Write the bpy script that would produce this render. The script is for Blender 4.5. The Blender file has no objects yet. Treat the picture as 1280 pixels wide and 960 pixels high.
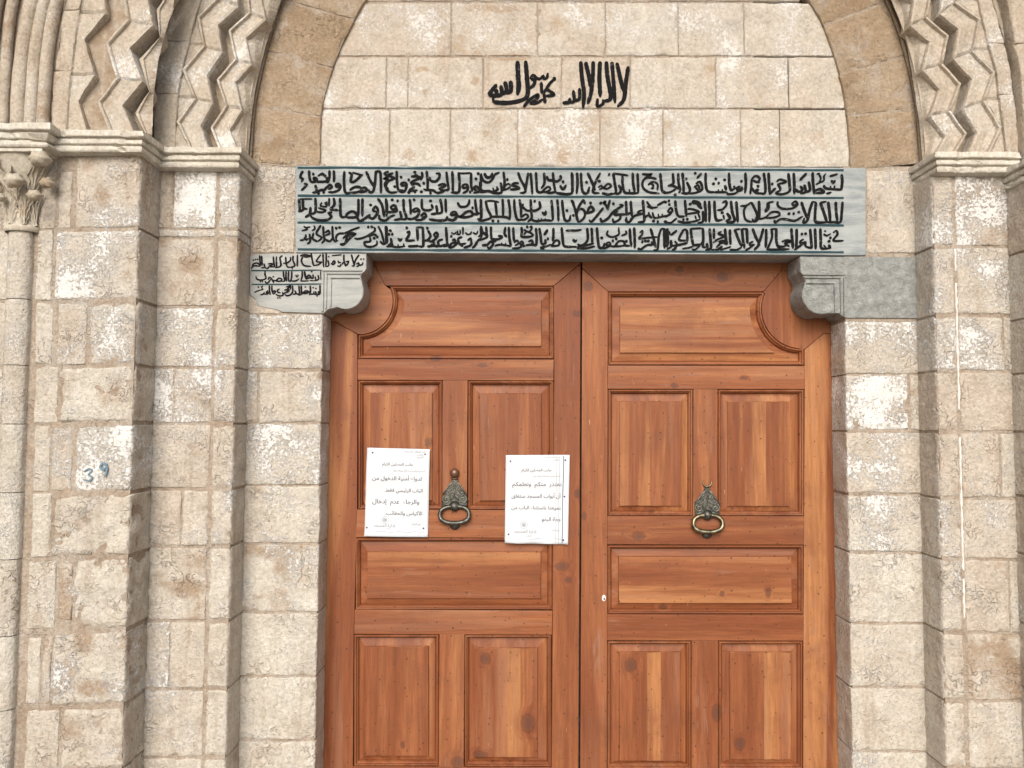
import bpy, bmesh, math, random
from mathutils import Vector, Matrix, noise
random.seed(7)
S = bpy.context.scene
COL = S.collection
R_ = math.radians

# ------------------------------------------------------------------ camera
CAM = Vector((0.0, -2.6, 1.6)); FPX = 960.0
PITCH, ROLL = R_(3.0), R_(0.28)
f_ = Vector((0, math.cos(PITCH), math.sin(PITCH)))
r0 = Vector((1, 0, 0)); u0 = Vector((0, -math.sin(PITCH), math.cos(PITCH)))
r_ = math.cos(ROLL)*r0 + math.sin(ROLL)*u0
u_ = -math.sin(ROLL)*r0 + math.cos(ROLL)*u0
cd = bpy.data.cameras.new('camera'); cam = bpy.data.objects.new('camera', cd); COL.objects.link(cam)
cd.sensor_width = 36; cd.lens = FPX/1280*36; cd.clip_end = 500; cd.clip_start = 0.05
cam.matrix_world = Matrix(((r_.x, u_.x, -f_.x, CAM.x), (r_.y, u_.y, -f_.y, CAM.y), (r_.z, u_.z, -f_.z, CAM.z), (0, 0, 0, 1)))
S.camera = cam

# ------------------------------------------------------------------ light
W = bpy.data.worlds.new('World'); S.world = W; W.use_nodes = True
wn = W.node_tree; bg = wn.nodes['Background']
sky = wn.nodes.new('ShaderNodeTexSky'); sky.sky_type = 'NISHITA'; sky.sun_disc = False
SUN_EL, SUN_ROT = R_(32), R_(188)
sky.sun_elevation = SUN_EL; sky.sun_rotation = SUN_ROT; sky.air_density = 1.0; sky.dust_density = 3.0; sky.ozone_density = 1.0
wn.links.new(sky.outputs[0], bg.inputs[0]); bg.inputs[1].default_value = 0.10
sl = bpy.data.lights.new('sun', 'SUN'); sl.energy = 1.3; sl.angle = R_(40); sl.color = (1.0, 0.985, 0.96)
so = bpy.data.objects.new('sun', sl); COL.objects.link(so); so.location = (-2, -5, 6)
sd = Vector((math.sin(SUN_ROT)*math.cos(SUN_EL), math.cos(SUN_ROT)*math.cos(SUN_EL), math.sin(SUN_EL)))
so.rotation_euler = (-sd).to_track_quat('-Z', 'Y').to_euler()
S.view_settings.view_transform = 'Standard'; S.view_settings.look = 'None'
S.view_settings.gamma = 1; S.view_settings.exposure = 0.84; S.view_settings.use_curve_mapping = False
S.cycles.max_bounces = 6; S.cycles.diffuse_bounces = 3; S.cycles.glossy_bounces = 2

# ------------------------------------------------------------------ measuring: a point of the photograph (1280x960) on the plane y = Y
def P(px, py, Y):
    d = f_*FPX + r_*(px-640) - u_*(py-480)
    t = (Y-CAM.y)/d.y
    return (t*d.x, CAM.z + t*d.z)
YT_ = -0.103
YJ, YI, YO = -0.115, -0.228, -0.355          # faces of jamb, inner pier, outer pier (the door is at 0)

# ------------------------------------------------------------------ mesh helpers
class M:
    def __init__(s): s.v = []; s.f = []; s.t = []; s.tone = (0.5, 0.3, 0.2, 0.0)
    def vert(s, x, y, z):
        s.v.append((x, y, z)); s.t.append(s.tone); return len(s.v)-1
    def face(s, *i): s.f.append(tuple(i))
    def box(s, x0, x1, y0, y1, z0, z1):
        a = [s.vert(x, y, z) for x, y, z in ((x0,y0,z0),(x1,y0,z0),(x1,y1,z0),(x0,y1,z0),(x0,y0,z1),(x1,y0,z1),(x1,y1,z1),(x0,y1,z1))]
        for q in ((0,1,5,4),(1,2,6,5),(2,3,7,6),(3,0,4,7),(4,5,6,7),(3,2,1,0)): s.face(*[a[i] for i in q])
    def loft(s, rings, close=True, cap0=False, cap1=False):
        ids = [[s.vert(*p) for p in r] for r in rings]; n = len(ids[0])
        for a, b in zip(ids, ids[1:]):
            for i in range(n if close else n-1):
                j = (i+1) % n; s.face(a[i], a[j], b[j], b[i])
        if cap0: s.face(*reversed(ids[0]))
        if cap1: s.face(*ids[-1])
        return ids
    def tube(s, pts, rad, n=8, closed=False):
        pts = [Vector(p) for p in pts]; rings = []
        rr = rad if isinstance(rad, (list, tuple)) else [rad]*len(pts)
        for i, p in enumerate(pts):
            a = pts[(i-1) % len(pts)] if (closed or i > 0) else p
            b = pts[(i+1) % len(pts)] if (closed or i < len(pts)-1) else p
            t = (b-a).normalized()
            ref = Vector((0, 1, 0)) if abs(t.y) < 0.9 else Vector((1, 0, 0))
            n1 = t.cross(ref).normalized(); n2 = t.cross(n1).normalized()
            rings.append([tuple(p + rr[i]*(math.cos(k*2*math.pi/n)*n1 + math.sin(k*2*math.pi/n)*n2)) for k in range(n)])
        if closed: rings.append(rings[0])
        s.loft(rings, True, not closed, not closed)
    def build(s, name, mat, parent=None, smooth=False, bevel=0, fix=True):
        me = bpy.data.meshes.new(name)
        off = Vector(parent['_w']) if parent is not None and '_w' in parent else Vector((0, 0, 0))
        me.from_pydata([tuple(Vector(p)-off) for p in s.v], [], s.f); me.update()
        at = me.color_attributes.new('tone', 'FLOAT_COLOR', 'POINT')
        for i, t in enumerate(s.t): at.data[i].color = t
        if bevel or fix:
            bm = bmesh.new(); bm.from_mesh(me)
            if bevel:
                bmesh.ops.remove_doubles(bm, verts=bm.verts, dist=1e-6)
                bmesh.ops.bevel(bm, geom=[e for e in bm.edges if len(e.link_faces) == 2 and e.calc_face_angle(0) > 0.5], offset=bevel, segments=2, profile=0.6, affect='EDGES')
            bmesh.ops.recalc_face_normals(bm, faces=bm.faces)
            bm.to_mesh(me); bm.free()
        if smooth: me.polygons.foreach_set('use_smooth', [True]*len(me.polygons))
        me.materials.append(mat)
        o = bpy.data.objects.new(name, me); COL.objects.link(o)
        if parent is not None: o.parent = parent
        return o

def thing(name, label, cat, loc, group=None):
    o = bpy.data.objects.new(name, None); COL.objects.link(o); o.location = loc
    o.empty_display_size = 0.1; o['_w'] = loc
    o['label'] = label; o['category'] = cat
    if group: o['group'] = group
    return o
def sub(o, parent_child):                      # make o a sub-part of a part (the part sits at its thing's origin)
    o.parent = parent_child
    return o
def N3(x, y, z, s): return noise.noise(Vector((x*s, y*s, z*s)))
def FR(x, y, z, s, oct=4): return noise.fractal(Vector((x*s, y*s, z*s)), 0.9, 2.1, oct)

_seed = [0]
def stone(m, f, Yf, depth, w, h, r=0.0045, rough=0.002, white=0.3, tone=None, stain=0.2, jit=0.0025, step=0.010, tilt=0):
    """one dressed block: worn front face, rounded arrises, sides running back"""
    _seed[0] += 1; sd = _seed[0]
    m.tone = (random.random() if tone is None else tone, white, stain, random.random())
    def marks(L):
        n = max(2, int(L/step)); rr = min(r, L*0.3)/L
        e = [0, rr*0.25, rr*0.6, rr]
        return e + [rr + (1-2*rr)*i/n for i in range(1, n)] + [1-x for x in reversed(e)]
    us, vs = marks(w), marks(h); ids = []
    ox, oz = sd*3.17, sd*1.31
    tl = random.uniform(-1, 1)*0.003
    for v in vs:
        row = []
        for u in us:
            X, Z = f(u, v)
            d1 = min(u, 1-u)*w; d2 = min(v, 1-v)*h
            a = max(0, r-d1); b = max(0, r-d2); d = min(r, math.hypot(a, b))
            y = r - math.sqrt(max(0, r*r-d*d))
            chip = max(0, FR(X+ox, 0, Z+oz, 28, 3)-0.15)*0.012 if (a > 0 or b > 0) else 0
            jx = N3(X+ox, 1.7, Z+oz, 18)*jit + N3(X, 7.7, Z, 60)*jit*0.5
            jz = N3(X+ox, 9.1, Z+oz, 18)*jit + N3(X, 3.7, Z, 60)*jit*0.5
            yn = FR(X+ox, 0.0, Z+oz, 14, 5)*rough + FR(X, 5.0, Z, 60, 3)*rough*0.35
            row.append(m.vert(X+jx, Yf + y*0.9 + chip + yn + tl*(u-0.5), Z+jz))
        ids.append(row)
    for j in range(len(vs)-1):
        for i in range(len(us)-1):
            m.face(ids[j+1][i], ids[j+1][i+1], ids[j][i+1], ids[j][i])
    ring = [ids[0][i] for i in range(len(us))] + [ids[j][-1] for j in range(1, len(vs))] + \
           [ids[-1][i] for i in range(len(us)-2, -1, -1)] + [ids[j][0] for j in range(len(vs)-2, 0, -1)]
    prev = ring; nd = max(2, int(depth/0.014)); y0 = Yf + r
    cx = sum(m.v[i][0] for i in ring)/len(ring); cz = sum(m.v[i][2] for i in ring)/len(ring)
    base = [m.v[i] for i in ring]
    for k in range(1, nd+1):
        yy = y0 + (depth-r)*k/nd; cur = []
        for x, y, z in base:
            q = FR(x+ox, yy, z+oz, 20, 4)*rough*1.2*(1-.8*(k/nd)**3)
            sx = 1 if x > cx else -1
            cur.append(m.vert(x + sx*q + N3(x, yy, z, 60)*0.0008, yy, z))
        n = len(ring)
        for i in range(n): m.face(prev[i], prev[(i+1) % n], cur[(i+1) % n], cur[i])
        prev = cur

def rectf(x0, y0, x1, y1, Y, L=None, Rr=None):
    """px rectangle on plane Y -> f(u,v); L / Rr override the world X of the edges"""
    ym, xm = (y0+y1)/2, (x0+x1)/2
    X0 = P(x0, ym, Y)[0] if L is None else L; X1 = P(x1, ym, Y)[0] if Rr is None else Rr
    za, zb = P(x0, y0, Y)[1], P(x1, y0, Y)[1]; zc, zd = P(x0, y1, Y)[1], P(x1, y1, Y)[1]
    def f(u, v):
        zt = za+(zb-za)*u; zl = zc+(zd-zc)*u
        return (X0+(X1-X0)*u, zt+(zl-zt)*v)
    return f, abs(X1-X0), abs(za-zc)

def interp(pts, y):                             # pts: [(x,y)] any order -> smooth x at y
    p = sorted(pts, key=lambda q: q[1])
    if y <= p[0][1]: a, b = p[0], p[1]
    elif y >= p[-1][1]: a, b = p[-2], p[-1]
    else:
        for i in range(len(p)-1):
            if p[i][1] <= y <= p[i+1][1]: break
        q0 = p[max(0, i-1)]; a, b = p[i], p[i+1]; q3 = p[min(len(p)-1, i+2)]
        h = b[1]-a[1]; t = (y-a[1])/h
        m1 = (b[0]-q0[0])/(b[1]-q0[1])*h; m2 = (q3[0]-a[0])/(q3[1]-a[1])*h
        t2, t3 = t*t, t*t*t
        return (2*t3-3*t2+1)*a[0]+(t3-2*t2+t)*m1+(-2*t3+3*t2)*b[0]+(t3-t2)*m2
    return a[0]+(b[0]-a[0])*(y-a[1])/(b[1]-a[1])

# ------------------------------------------------------------------ node helper
class NT:
    def __init__(s, name):
        s.m = bpy.data.materials.new(name); s.m.use_nodes = True; s.t = s.m.node_tree
        s.b = s.t.nodes['Principled BSDF']; s.out = s.t.nodes['Material Output']
    def n(s, typ, **kw):
        o = s.t.nodes.new('ShaderNode'+typ)
        for k, v in kw.items(): setattr(o, k, v)
        return o
    def l(s, a, b): s.t.links.new(a, b)
    def put(s, sock, v):
        if hasattr(v, 'is_output'): s.l(v, sock)
        else: sock.default_value = v
    def math(s, op, a, b=0.0, c=None, clamp=False):
        o = s.n('Math', operation=op, use_clamp=clamp); s.put(o.inputs[0], a); s.put(o.inputs[1], b)
        if c is not None: s.put(o.inputs[2], c)
        return o.outputs[0]
    def vm(s, op, a, b=(0,0,0)):
        o = s.n('VectorMath', operation=op); s.put(o.inputs[0], a)
        if op == 'SCALE': s.put(o.inputs['Scale'], b)
        else: s.put(o.inputs[1], b)
        return o.outputs['Value'] if op in ('LENGTH', 'DISTANCE') else o.outputs[0]
    def noise(s, vec, scale, detail=4, rough=0.55, dist=0.0):
        o = s.n('TexNoise'); s.l(vec, o.inputs['Vector']); o.inputs['Scale'].default_value = scale
        o.inputs['Detail'].default_value = detail; o.inputs['Roughness'].default_value = rough; o.inputs['Distortion'].default_value = dist
        return o.outputs['Fac']
    def vor(s, vec, scale, feature='F1', rnd=1.0, dims='3D'):
        o = s.n('TexVoronoi', feature=feature, voronoi_dimensions=dims); s.l(vec, o.inputs['Vector']); o.inputs['Scale'].default_value = scale
        o.inputs['Randomness'].default_value = rnd
        return o
    def mr(s, v, a, b, c=0.0, d=1.0, smooth=False):
        o = s.n('MapRange'); o.interpolation_type = 'SMOOTHSTEP' if smooth else 'LINEAR'
        s.put(o.inputs[0], v); s.put(o.inputs[1], a); s.put(o.inputs[2], b); s.put(o.inputs[3], c); s.put(o.inputs[4], d)
        return o.outputs[0]
    def mix(s, fac, a, b, mode='MIX'):
        o = s.n('Mix', data_type='RGBA', blend_type=mode); s.put(o.inputs[0], fac)
        for k, v in ((6, a), (7, b)):
            if not hasattr(v, 'is_output') and len(v) == 3: v = (*v, 1)
            s.put(o.inputs[k], v)
        return o.outputs[2]
    def bump(s, h, strength, dist, prev=None):
        o = s.n('Bump'); s.l(h, o.inputs['Height']); o.inputs['Strength'].default_value = strength; o.inputs['Distance'].default_value = dist
        if prev is not None: s.l(prev, o.inputs['Normal'])
        return o.outputs[0]
    def done(s, col, rough, nrm=None, spec=0.3):
        s.put(s.b.inputs['Base Color'], col if hasattr(col, 'is_output') else (*col, 1))
        s.put(s.b.inputs['Roughness'], rough); s.b.inputs['Specular IOR Level'].default_value = spec
        if nrm is not None: s.l(nrm, s.b.inputs['Normal'])
        return s.m

def stone_mat(name, A, B, BR, fleck=1.0, grain=1.0, veins=1.0, white=(0.76, 0.75, 0.73), spots=()):
    t = NT(name); pos = t.n('NewGeometry').outputs['Position']
    at = t.n('Attribute', attribute_name='tone'); sp = t.n('SeparateColor'); t.l(at.outputs['Color'], sp.inputs[0])
    Rr, G, Bb, Al = sp.outputs[0], sp.outputs[1], sp.outputs[2], at.outputs['Alpha']
    off = t.n('CombineXYZ'); sh = t.math('MULTIPLY', Al, 17.3)
    for k in range(3): t.l(sh, off.inputs[k])
    p = t.vm('ADD', pos, off.outputs[0])
    big = t.noise(p, 5.5, 3, 0.6); mid = t.noise(p, 22, 4, 0.62); fine = t.noise(p, 95, 3, 0.7)
    col = t.mix(Rr, A, B)
    col = t.mix(t.mr(big, 0.38, 0.68, 0, 0.55, True), col, tuple(0.80*b + 0.2*c for b, c in zip(B, BR)))
    grey = t.mix(0.5, col, (0.47, 0.44, 0.40))
    col = t.mix(t.mr(t.noise(p, 9, 4, 0.65), 0.5, 0.66, 0, 0.8, True), col, grey)
    col = t.mix(1.0, col, t.mix(t.mr(mid, 0.3, 0.7), (0.83, 0.805, 0.775), (1.09, 1.09, 1.10)), 'MULTIPLY')
    col = t.mix(t.mr(fine, 0.30, 0.72), t.mix(0.5, col, (0, 0, 0)), col) if False else t.mix(1.0, col, t.mix(t.mr(fine, 0.32, 0.68), (0.76, 0.735, 0.70), (1.09, 1.09, 1.09)), 'MULTIPLY')
    # stains
    stn = t.math('ADD', t.noise(p, 7.5, 4, 0.68), t.math('MULTIPLY', Bb, 0.30))
    col = t.mix(t.mr(stn, 0.64, 0.80, 0, 0.75, True), col, BR)
    if spots:
        wb = t.n('TexNoise'); t.l(pos, wb.inputs['Vector']); wb.inputs['Scale'].default_value = 30; wb.inputs['Detail'].default_value = 4
        pk = t.vm('ADD', pos, t.vm('SCALE', t.vm('SUBTRACT', wb.outputs['Color'], (.5, .5, .5)), 0.035)); dm = None
        for x, y, rx, ry, Y in spots:
            X, Z = P(x, y, Y); k = (Y-CAM.y)/FPX
            dd = t.vm('LENGTH', t.vm('MULTIPLY', t.vm('SUBTRACT', pk, (X, 0, Z)), (1/(rx*k), 0.0, 1/(ry*k))))
            dm = dd if dm is None else t.math('MINIMUM', dm, dd)
        col = t.mix(t.mr(dm, 0.55, 1.25, 0.75, 0, True), col, tuple(0.92*c for c in BR))
    # worm-like weathering
    d = t.n('TexNoise'); t.l(p, d.inputs['Vector']); d.inputs['Scale'].default_value = 40; d.inputs['Detail'].default_value = 1
    pw = t.vm('ADD', p, t.vm('SCALE', d.outputs['Color'], 0.03))
    worm = t.math('ABSOLUTE', t.math('SUBTRACT', t.noise(pw, 38, 2, 0.55), 0.5))
    wm = t.math('MULTIPLY', t.mr(worm, 0.0, 0.030, 1, 0), t.mr(t.noise(p, 11, 3), 0.50, 0.64, 0, 1, True))
    col = t.mix(t.math('MULTIPLY', wm, 0.16*veins), col, tuple(0.62*c for c in BR))
    # small pits
    vo = t.vor(p, 75); pit = t.math('MULTIPLY', t.mr(vo.outputs['Distance'], 0.08, 0.2, 1, 0), t.mr(t.noise(p, 16, 2), 0.50, 0.56, 0, 1))
    col = t.mix(t.math('MULTIPLY', pit, 0.7), col, tuple(0.4*c for c in BR))
    # rain streaks
    stv = t.noise(t.vm('MULTIPLY', pos, (1.0, 1.0, 0.12)), 17, 4, 0.62)
    col = t.mix(t.math('MULTIPLY', t.mr(stv, 0.54, 0.70, 0, 1, True), 0.38), col, tuple(0.85*c for c in BR))
    # plaster / limewash remains
    fl = t.math('ADD', t.math('ADD', t.math('MULTIPLY', t.noise(pos, 8, 3, 0.5), 0.62), t.math('MULTIPLY', t.noise(pos, 110, 5, 0.76), 0.82)), t.math('MULTIPLY', G, 0.25))
    fm = t.math('MULTIPLY', t.mr(fl, 0.912, 0.955, 0, 0.92, True), fleck)
    film = t.math('MULTIPLY', t.mr(fl, 0.78, 0.91, 0, 0.36, True), fleck)
    col = t.mix(film, col, (0.66, 0.64, 0.60)); col = t.mix(fm, col, white)
    h = t.math('ADD', t.math('MULTIPLY', mid, 0.9), t.math('MULTIPLY', fine, 0.8))
    h = t.math('ADD', h, t.math('MULTIPLY', fm, 0.22)); h = t.math('SUBTRACT', h, t.math('MULTIPLY', wm, 0.4*veins))
    nb = t.bump(h, 0.95*grain, 0.006)
    return t.done(col, 0.88, nb, 0.2)

MAT = {}
MAT['stone'] = stone_mat('limestone_blocks', (0.64, 0.62, 0.56), (0.545, 0.485, 0.415), (0.33, 0.235, 0.155), grain=1.25, spots=[(1240,262,14,38,YI),(1232,238,30,8,YI),(1262,848,18,28,YI),(1245,812,22,10,YI),(128,245,10,18,YO),(355,700,14,26,YJ),(340,690,20,8,YJ),(258,505,10,8,YI),(240,330,18,16,YI),(120,860,30,10,YO),(105,800,12,20,YO),(400,470,6,6,YJ),(352,405,5,5,YJ),(232,735,20,14,YI)])
MAT['tymp'] = stone_mat('smooth_limestone', (0.62, 0.595, 0.54), (0.545, 0.485, 0.415), (0.40, 0.29, 0.19), fleck=0.8, grain=0.75, veins=0.6, spots=[(703,196,9,11,YT_),(798,191,15,9,YT_),(512,194,9,9,YT_),(591,194,7,8,YT_),(528,87,11,4,YT_),(594,101,6,5,YT_),(606,167,4,5,YT_),(532,115,4,4,YT_),(900,172,8,4,YT_),(871,205,4,3,YT_),(640,72,30,5,YT_),(620,10,40,6,YT_)])
MAT['arch'] = stone_mat('brown_voussoir_stone', (0.43, 0.345, 0.25), (0.375, 0.29, 0.20), (0.27, 0.19, 0.12), fleck=0.5, grain=1.3, veins=0.8)
MAT['carved'] = stone_mat('carved_limestone', (0.58, 0.535, 0.46), (0.50, 0.435, 0.355), (0.30, 0.21, 0.135), fleck=0.8, grain=0.7, veins=0.5)
MAT['impost'] = stone_mat('pale_moulded_stone', (0.70, 0.685, 0.625), (0.63, 0.605, 0.53), (0.33, 0.24, 0.15), fleck=0.6, grain=0.4, veins=0.4)
MAT['mortar'] = stone_mat('lime_mortar', (0.45, 0.39, 0.325), (0.39, 0.325, 0.26), (0.29, 0.205, 0.14), fleck=0.7, grain=1.2, veins=0.6)
MAT['capital'] = stone_mat('carved_capital_stone', (0.60, 0.57, 0.50), (0.52, 0.46, 0.36), (0.33, 0.24, 0.15), fleck=0.6, grain=0.3, veins=0.3)

def marble_mat(name, A, B, streak, grain):
    t = NT(name); pos = t.n('NewGeometry').outputs['Position']
    mp = t.n('Mapping'); t.l(pos, mp.inputs[0]); mp.inputs['Scale'].default_value = (1.0, 1.0, 7.0)
    s1 = t.noise(mp.outputs[0], 6, 6, 0.65, 0.6); s2 = t.noise(mp.outputs[0], 24, 5, 0.7, 0.3); n3 = t.noise(pos, 30, 5, 0.65)
    col = t.mix(t.mr(s1, 0.35, 0.65, 0, 1, True), A, B)
    col = t.mix(t.math('MULTIPLY', t.mr(s2, 0.60, 0.72, 0, 1, True), streak), col, (0.27, 0.29, 0.30))
    col = t.mix(1.0, col, t.mix(n3, (0.82, 0.82, 0.82), (1.12, 1.12, 1.1)), 'MULTIPLY')
    nb = t.bump(t.math('ADD', t.noise(pos, 45, 6, 0.68, 0.3), t.math('MULTIPLY', s2, 0.5)), grain, 0.006)
    return t.done(col, 0.6, nb, 0.3)
MAT['marble'] = marble_mat('pale_grey_marble', (0.385, 0.415, 0.42), (0.25, 0.285, 0.30), 0.8, 0.35)
MAT['marble_pale'] = marble_mat('pale_bracket_marble', (0.42, 0.43, 0.42), (0.33, 0.345, 0.34), 0.6, 0.3)
t = NT('rough_grey_stone'); pos = t.n('NewGeometry').outputs['Position']
gw = t.vm('ADD', pos, t.vm('SCALE', t.n('TexNoise').outputs['Color'], 0.0)); n1 = t.noise(pos, 34, 6, 0.74, 0.2); n2 = t.noise(pos, 9, 4, 0.6)
gc = t.mix(t.mr(n1, .38, .66), (0.25, 0.262, 0.255), (0.44, 0.46, 0.45)); gc = t.mix(t.mr(n2, .5, .7, 0, .5), gc, (0.33, 0.32, 0.29))
gc = t.mix(t.mr(t.noise(pos, 70, 5, .7), .60, .66, 0, .55), gc, (0.52, 0.53, 0.52))
MAT['grey_stone'] = t.done(gc, .75, t.bump(n1, 1.0, .016), .25)

def paint(name, c, rough=0.7, wear=0.0):
    t = NT(name); pos = t.n('NewGeometry').outputs['Position']
    n = t.noise(pos, 60, 4, 0.6)
    col = t.mix(n, tuple(x*0.75 for x in c), tuple(min(1, x*1.3+0.004) for x in c))
    if wear: col = t.mix(t.mr(t.noise(pos, 75, 5, 0.7), 0.60, 0.68, 0, wear), col, (0.22, 0.23, 0.23))
    return t.done(col, rough, t.bump(t.noise(pos, 150, 3), 0.3, 0.002), 0.12)
MAT['ink'] = paint('black_paint', (0.010, 0.0095, 0.011), 0.95, 0.55)
MAT['teal'] = paint('dark_teal_paint', (0.028, 0.062, 0.075), 0.8, 0.4)
MAT['blue'] = paint('faded_blue_paint', (0.17, 0.25, 0.32), 0.9, 0.7)
MAT['putty'] = paint('white_putty', (0.70, 0.68, 0.65), 0.9)
# ------------------------------------------------------------------ ground
def sheet(name, x0, x1, y0, y1, z, mat):
    m = M(); a = [m.vert(x, y, z) for x, y in ((x0,y0),(x1,y0),(x1,y1),(x0,y1))]; m.face(*a); return m.build(name, mat)
tg = NT('worn_paving'); pos = tg.n('NewGeometry').outputs['Position']
br = tg.n('TexBrick'); tg.l(pos, br.inputs['Vector']); br.inputs['Scale'].default_value = 1.0; br.inputs['Brick Width'].default_value = 0.62; br.inputs['Row Height'].default_value = 0.41
br.inputs['Mortar Size'].default_value = 0.006; br.inputs['Color1'].default_value = (0.25,0.22,0.18,1); br.inputs['Color2'].default_value = (0.20,0.175,0.145,1); br.inputs['Mortar'].default_value = (0.2,0.17,0.14,1)
gcol = tg.mix(1.0, br.outputs['Color'], tg.mix(tg.noise(pos, 7, 5), (0.75,0.74,0.72), (1.15,1.14,1.12)), 'MULTIPLY')
MAT['paving'] = tg.done(gcol, 0.55, tg.bump(tg.noise(pos, 40, 4), 0.3, 0.004), 0.35)
g = sheet('ground', -150, 150, -200, 60, 0.0, MAT['paving']); g['kind'] = 'structure'

# ------------------------------------------------------------------ rear masonry that the whole portal is set into
m = M(); m.tone = (0.5, 0.1, 0.3, 0.3)
m.box(-6, 6, 0.07, 0.6, 0.0, 5.998)
o = m.build('portal_wall', MAT['mortar']); o['label'] = 'plain masonry wall behind the whole arched portal and its timber doors'; o['category'] = 'wall'

def pier(name, label, YF, YB, xl, xr, z1, blocks, cat='pier', core=None, matk='stone', edges=(None, None)):
    """masonry pier: mortar core + face blocks (x0,y0,x1,y1 in px; 'L'/'R' mean the pier's own edge)"""
    t = thing(name, label, cat, ((xl+xr)/2, (YF+YB)/2, 0.0), )
    m = M(); m.tone = (0.5, 0.25, 0.25, 0.37)
    c = 0.0035; m.box(xl + (c if edges[0] else 0), xr - (c if edges[1] else 0), YF+c, YB+0.02, 0.0, z1)
    m.build('mortar_core', MAT['mortar'], t)
    s = M()
    for b in blocks:
        x0, y0, x1, y1 = b[:4]; kw = b[4] if len(b) > 4 else {}
        L = xl if x0 == 'L' else None; Rr = xr if x1 == 'R' else None
        f, w, h = rectf(x0 if x0 != 'L' else 640, y0, x1 if x1 != 'R' else 640, y1, YF, L, Rr)
        stone(s, f, YF, YB-YF, w, h, **kw)
    s.build('stone_blocks', MAT[matk], t, smooth=True)
    return t

def D(white=0.3, tone=None, rough=0.0025, stain=0.2, **k):
    d = dict(white=white, tone=tone, rough=rough, stain=stain); d.update(k); return d

# ---- jambs (beside the doors)
XJL0, XJL1 = P(311, 460, YJ)[0], P(402.3, 460, YJ)[0]
XJR0, XJR1 = P(1058, 500, YJ)[0], P(1150, 500, YJ)[0]
zimp = P(640, 209, YJ)[1]
jl = [(314, 209, 368.5, 316, D(.25, .7)),
      ('L', 371, 352, 393, D(.1, .8)),
      ('L', 394.5, 'R', 462, D(.75, .35, .004)), ('L', 465, 322, 528, D(.55, .7)), (324, 465, 'R', 529, D(.45, .55, .003)),
      ('L', 531, 'R', 607, D(.75, .25)), ('L', 609, 'R', 680, D(.5, .3, .004)), ('L', 682.5, 'R', 766, D(.4, .15, .002, .5)),
      ('L', 768.5, 'R', 846, D(.15, .05, .0015, .05)), ('L', 848.5, 'R', 926, D(.15, .1, .0015, .15)), ('L', 928.5, 'R', 1010, D(.3, .15)),
      ('L', 1012.5, 'R', 1120, D(.3, .2))]
pier('door_jamb', 'door jamb of flaking blocks left of the doors, below the inscribed marble corbel', YJ, -0.003, XJL0-0.01, XJL1, zimp+0.01, jl, 'door jamb', edges=(None, 1))
jr = [(1084, 213, 1147, 316, D(.45, .75, .002, .1)),
      ('L', 400, 'R', 465, D(.78, .7, .003)), ('L', 467.5, 1136, 536, D(1.0, .4, .004)), (1138.5, 467.5, 'R', 536, D(.4, .3)),
      ('L', 538.5, 'R', 614, D(.62, .75, .0025)), ('L', 617, 'R', 687, D(.62, .2, .003)), ('L', 690, 'R', 776, D(.35, .1, .002, .05)),
      ('L', 778.5, 'R', 856, D(.3, .15, .002, .2)), ('L', 858.5, 'R', 936, D(.2, .35, .003, .2)), ('L', 938.5, 'R', 1020, D(.3, .2)), ('L', 1022.5, 'R', 1120, D(.3, .2))]
pier('door_jamb', 'door jamb patched with white limewash right of the doors, below the rough grey corbel', YJ, -0.003, XJR0, XJR1+0.01, zimp+0.01, jr, 'door jamb', edges=(1, None))

# ---- inner piers
XIL0, XIL1 = P(196, 500, YI)[0], P(293, 500, YI)[0]
XIR0, XIR1 = P(1172, 500, YI)[0], P(1276.5, 500, YI)[0]
GL = P(265, 500, YI)[0]; GR = P(1199.5, 500, YI)[0]
zI = P(640, 206, YI)[1]
def two(y0, y1, d, xs=(), side='l', bead=None):
    """one course of an inner pier: flat blocks up to the quirk, then the rounded corner bead"""
    out = []; bead = bead or dict(d)
    if side == 'l':
        e = ['L'] + list(xs) + ['G']
    else:
        e = ['G'] + list(xs) + ['R']
    for i in range(len(e)-1):
        dd = d[i] if isinstance(d, list) else d
        out.append((e[i], y0, e[i+1], y1, dd))
    return out
def inner(name, label, xl, xr, g, courses, side, YB):
    t = thing(name, label, 'pier', ((xl+xr)/2, (YI+YJ)/2, 0))
    m = M(); m.tone = (0.6, 0.25, 0.25, 0.61); c = 0.0035
    m.box(xl+(c if side == 'r' else -.06), xr-(c if side == 'l' else -.06), YI+c, 0.06, 0, zI-0.004); m.build('mortar_core', MAT['mortar'], t)
    s = M()
    for y0, y1, ds, xs, bd in courses:
        zt, zb = None, None
        if side == 'l':
            ed = [xl-.012] + [P(x, (y0+y1)/2, YI)[0] for x in xs] + [g-0.002]
            bx = (g+0.003, xr)
        else:
            ed = [g+0.004] + [P(x, (y0+y1)/2, YI)[0] for x in xs] + [xr]
            bx = (xl, g-0.004)
        for i in range(len(ed)-1):
            f, w, h = rectf(640, y0, 640, y1, YI, ed[i]+(0.002 if i else 0), ed[i+1]-0.002)
            stone(s, f, YI, 0.05, w, h, **ds[i])
        f, w, h = rectf(640, y0, 640, y1, YI, *bx)
        stone(s, f, YI, YB-YI, w, h, **dict(bd, r=0.010))
    s.build('stone_blocks', MAT['stone'], t, smooth=True)
    return t
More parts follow.
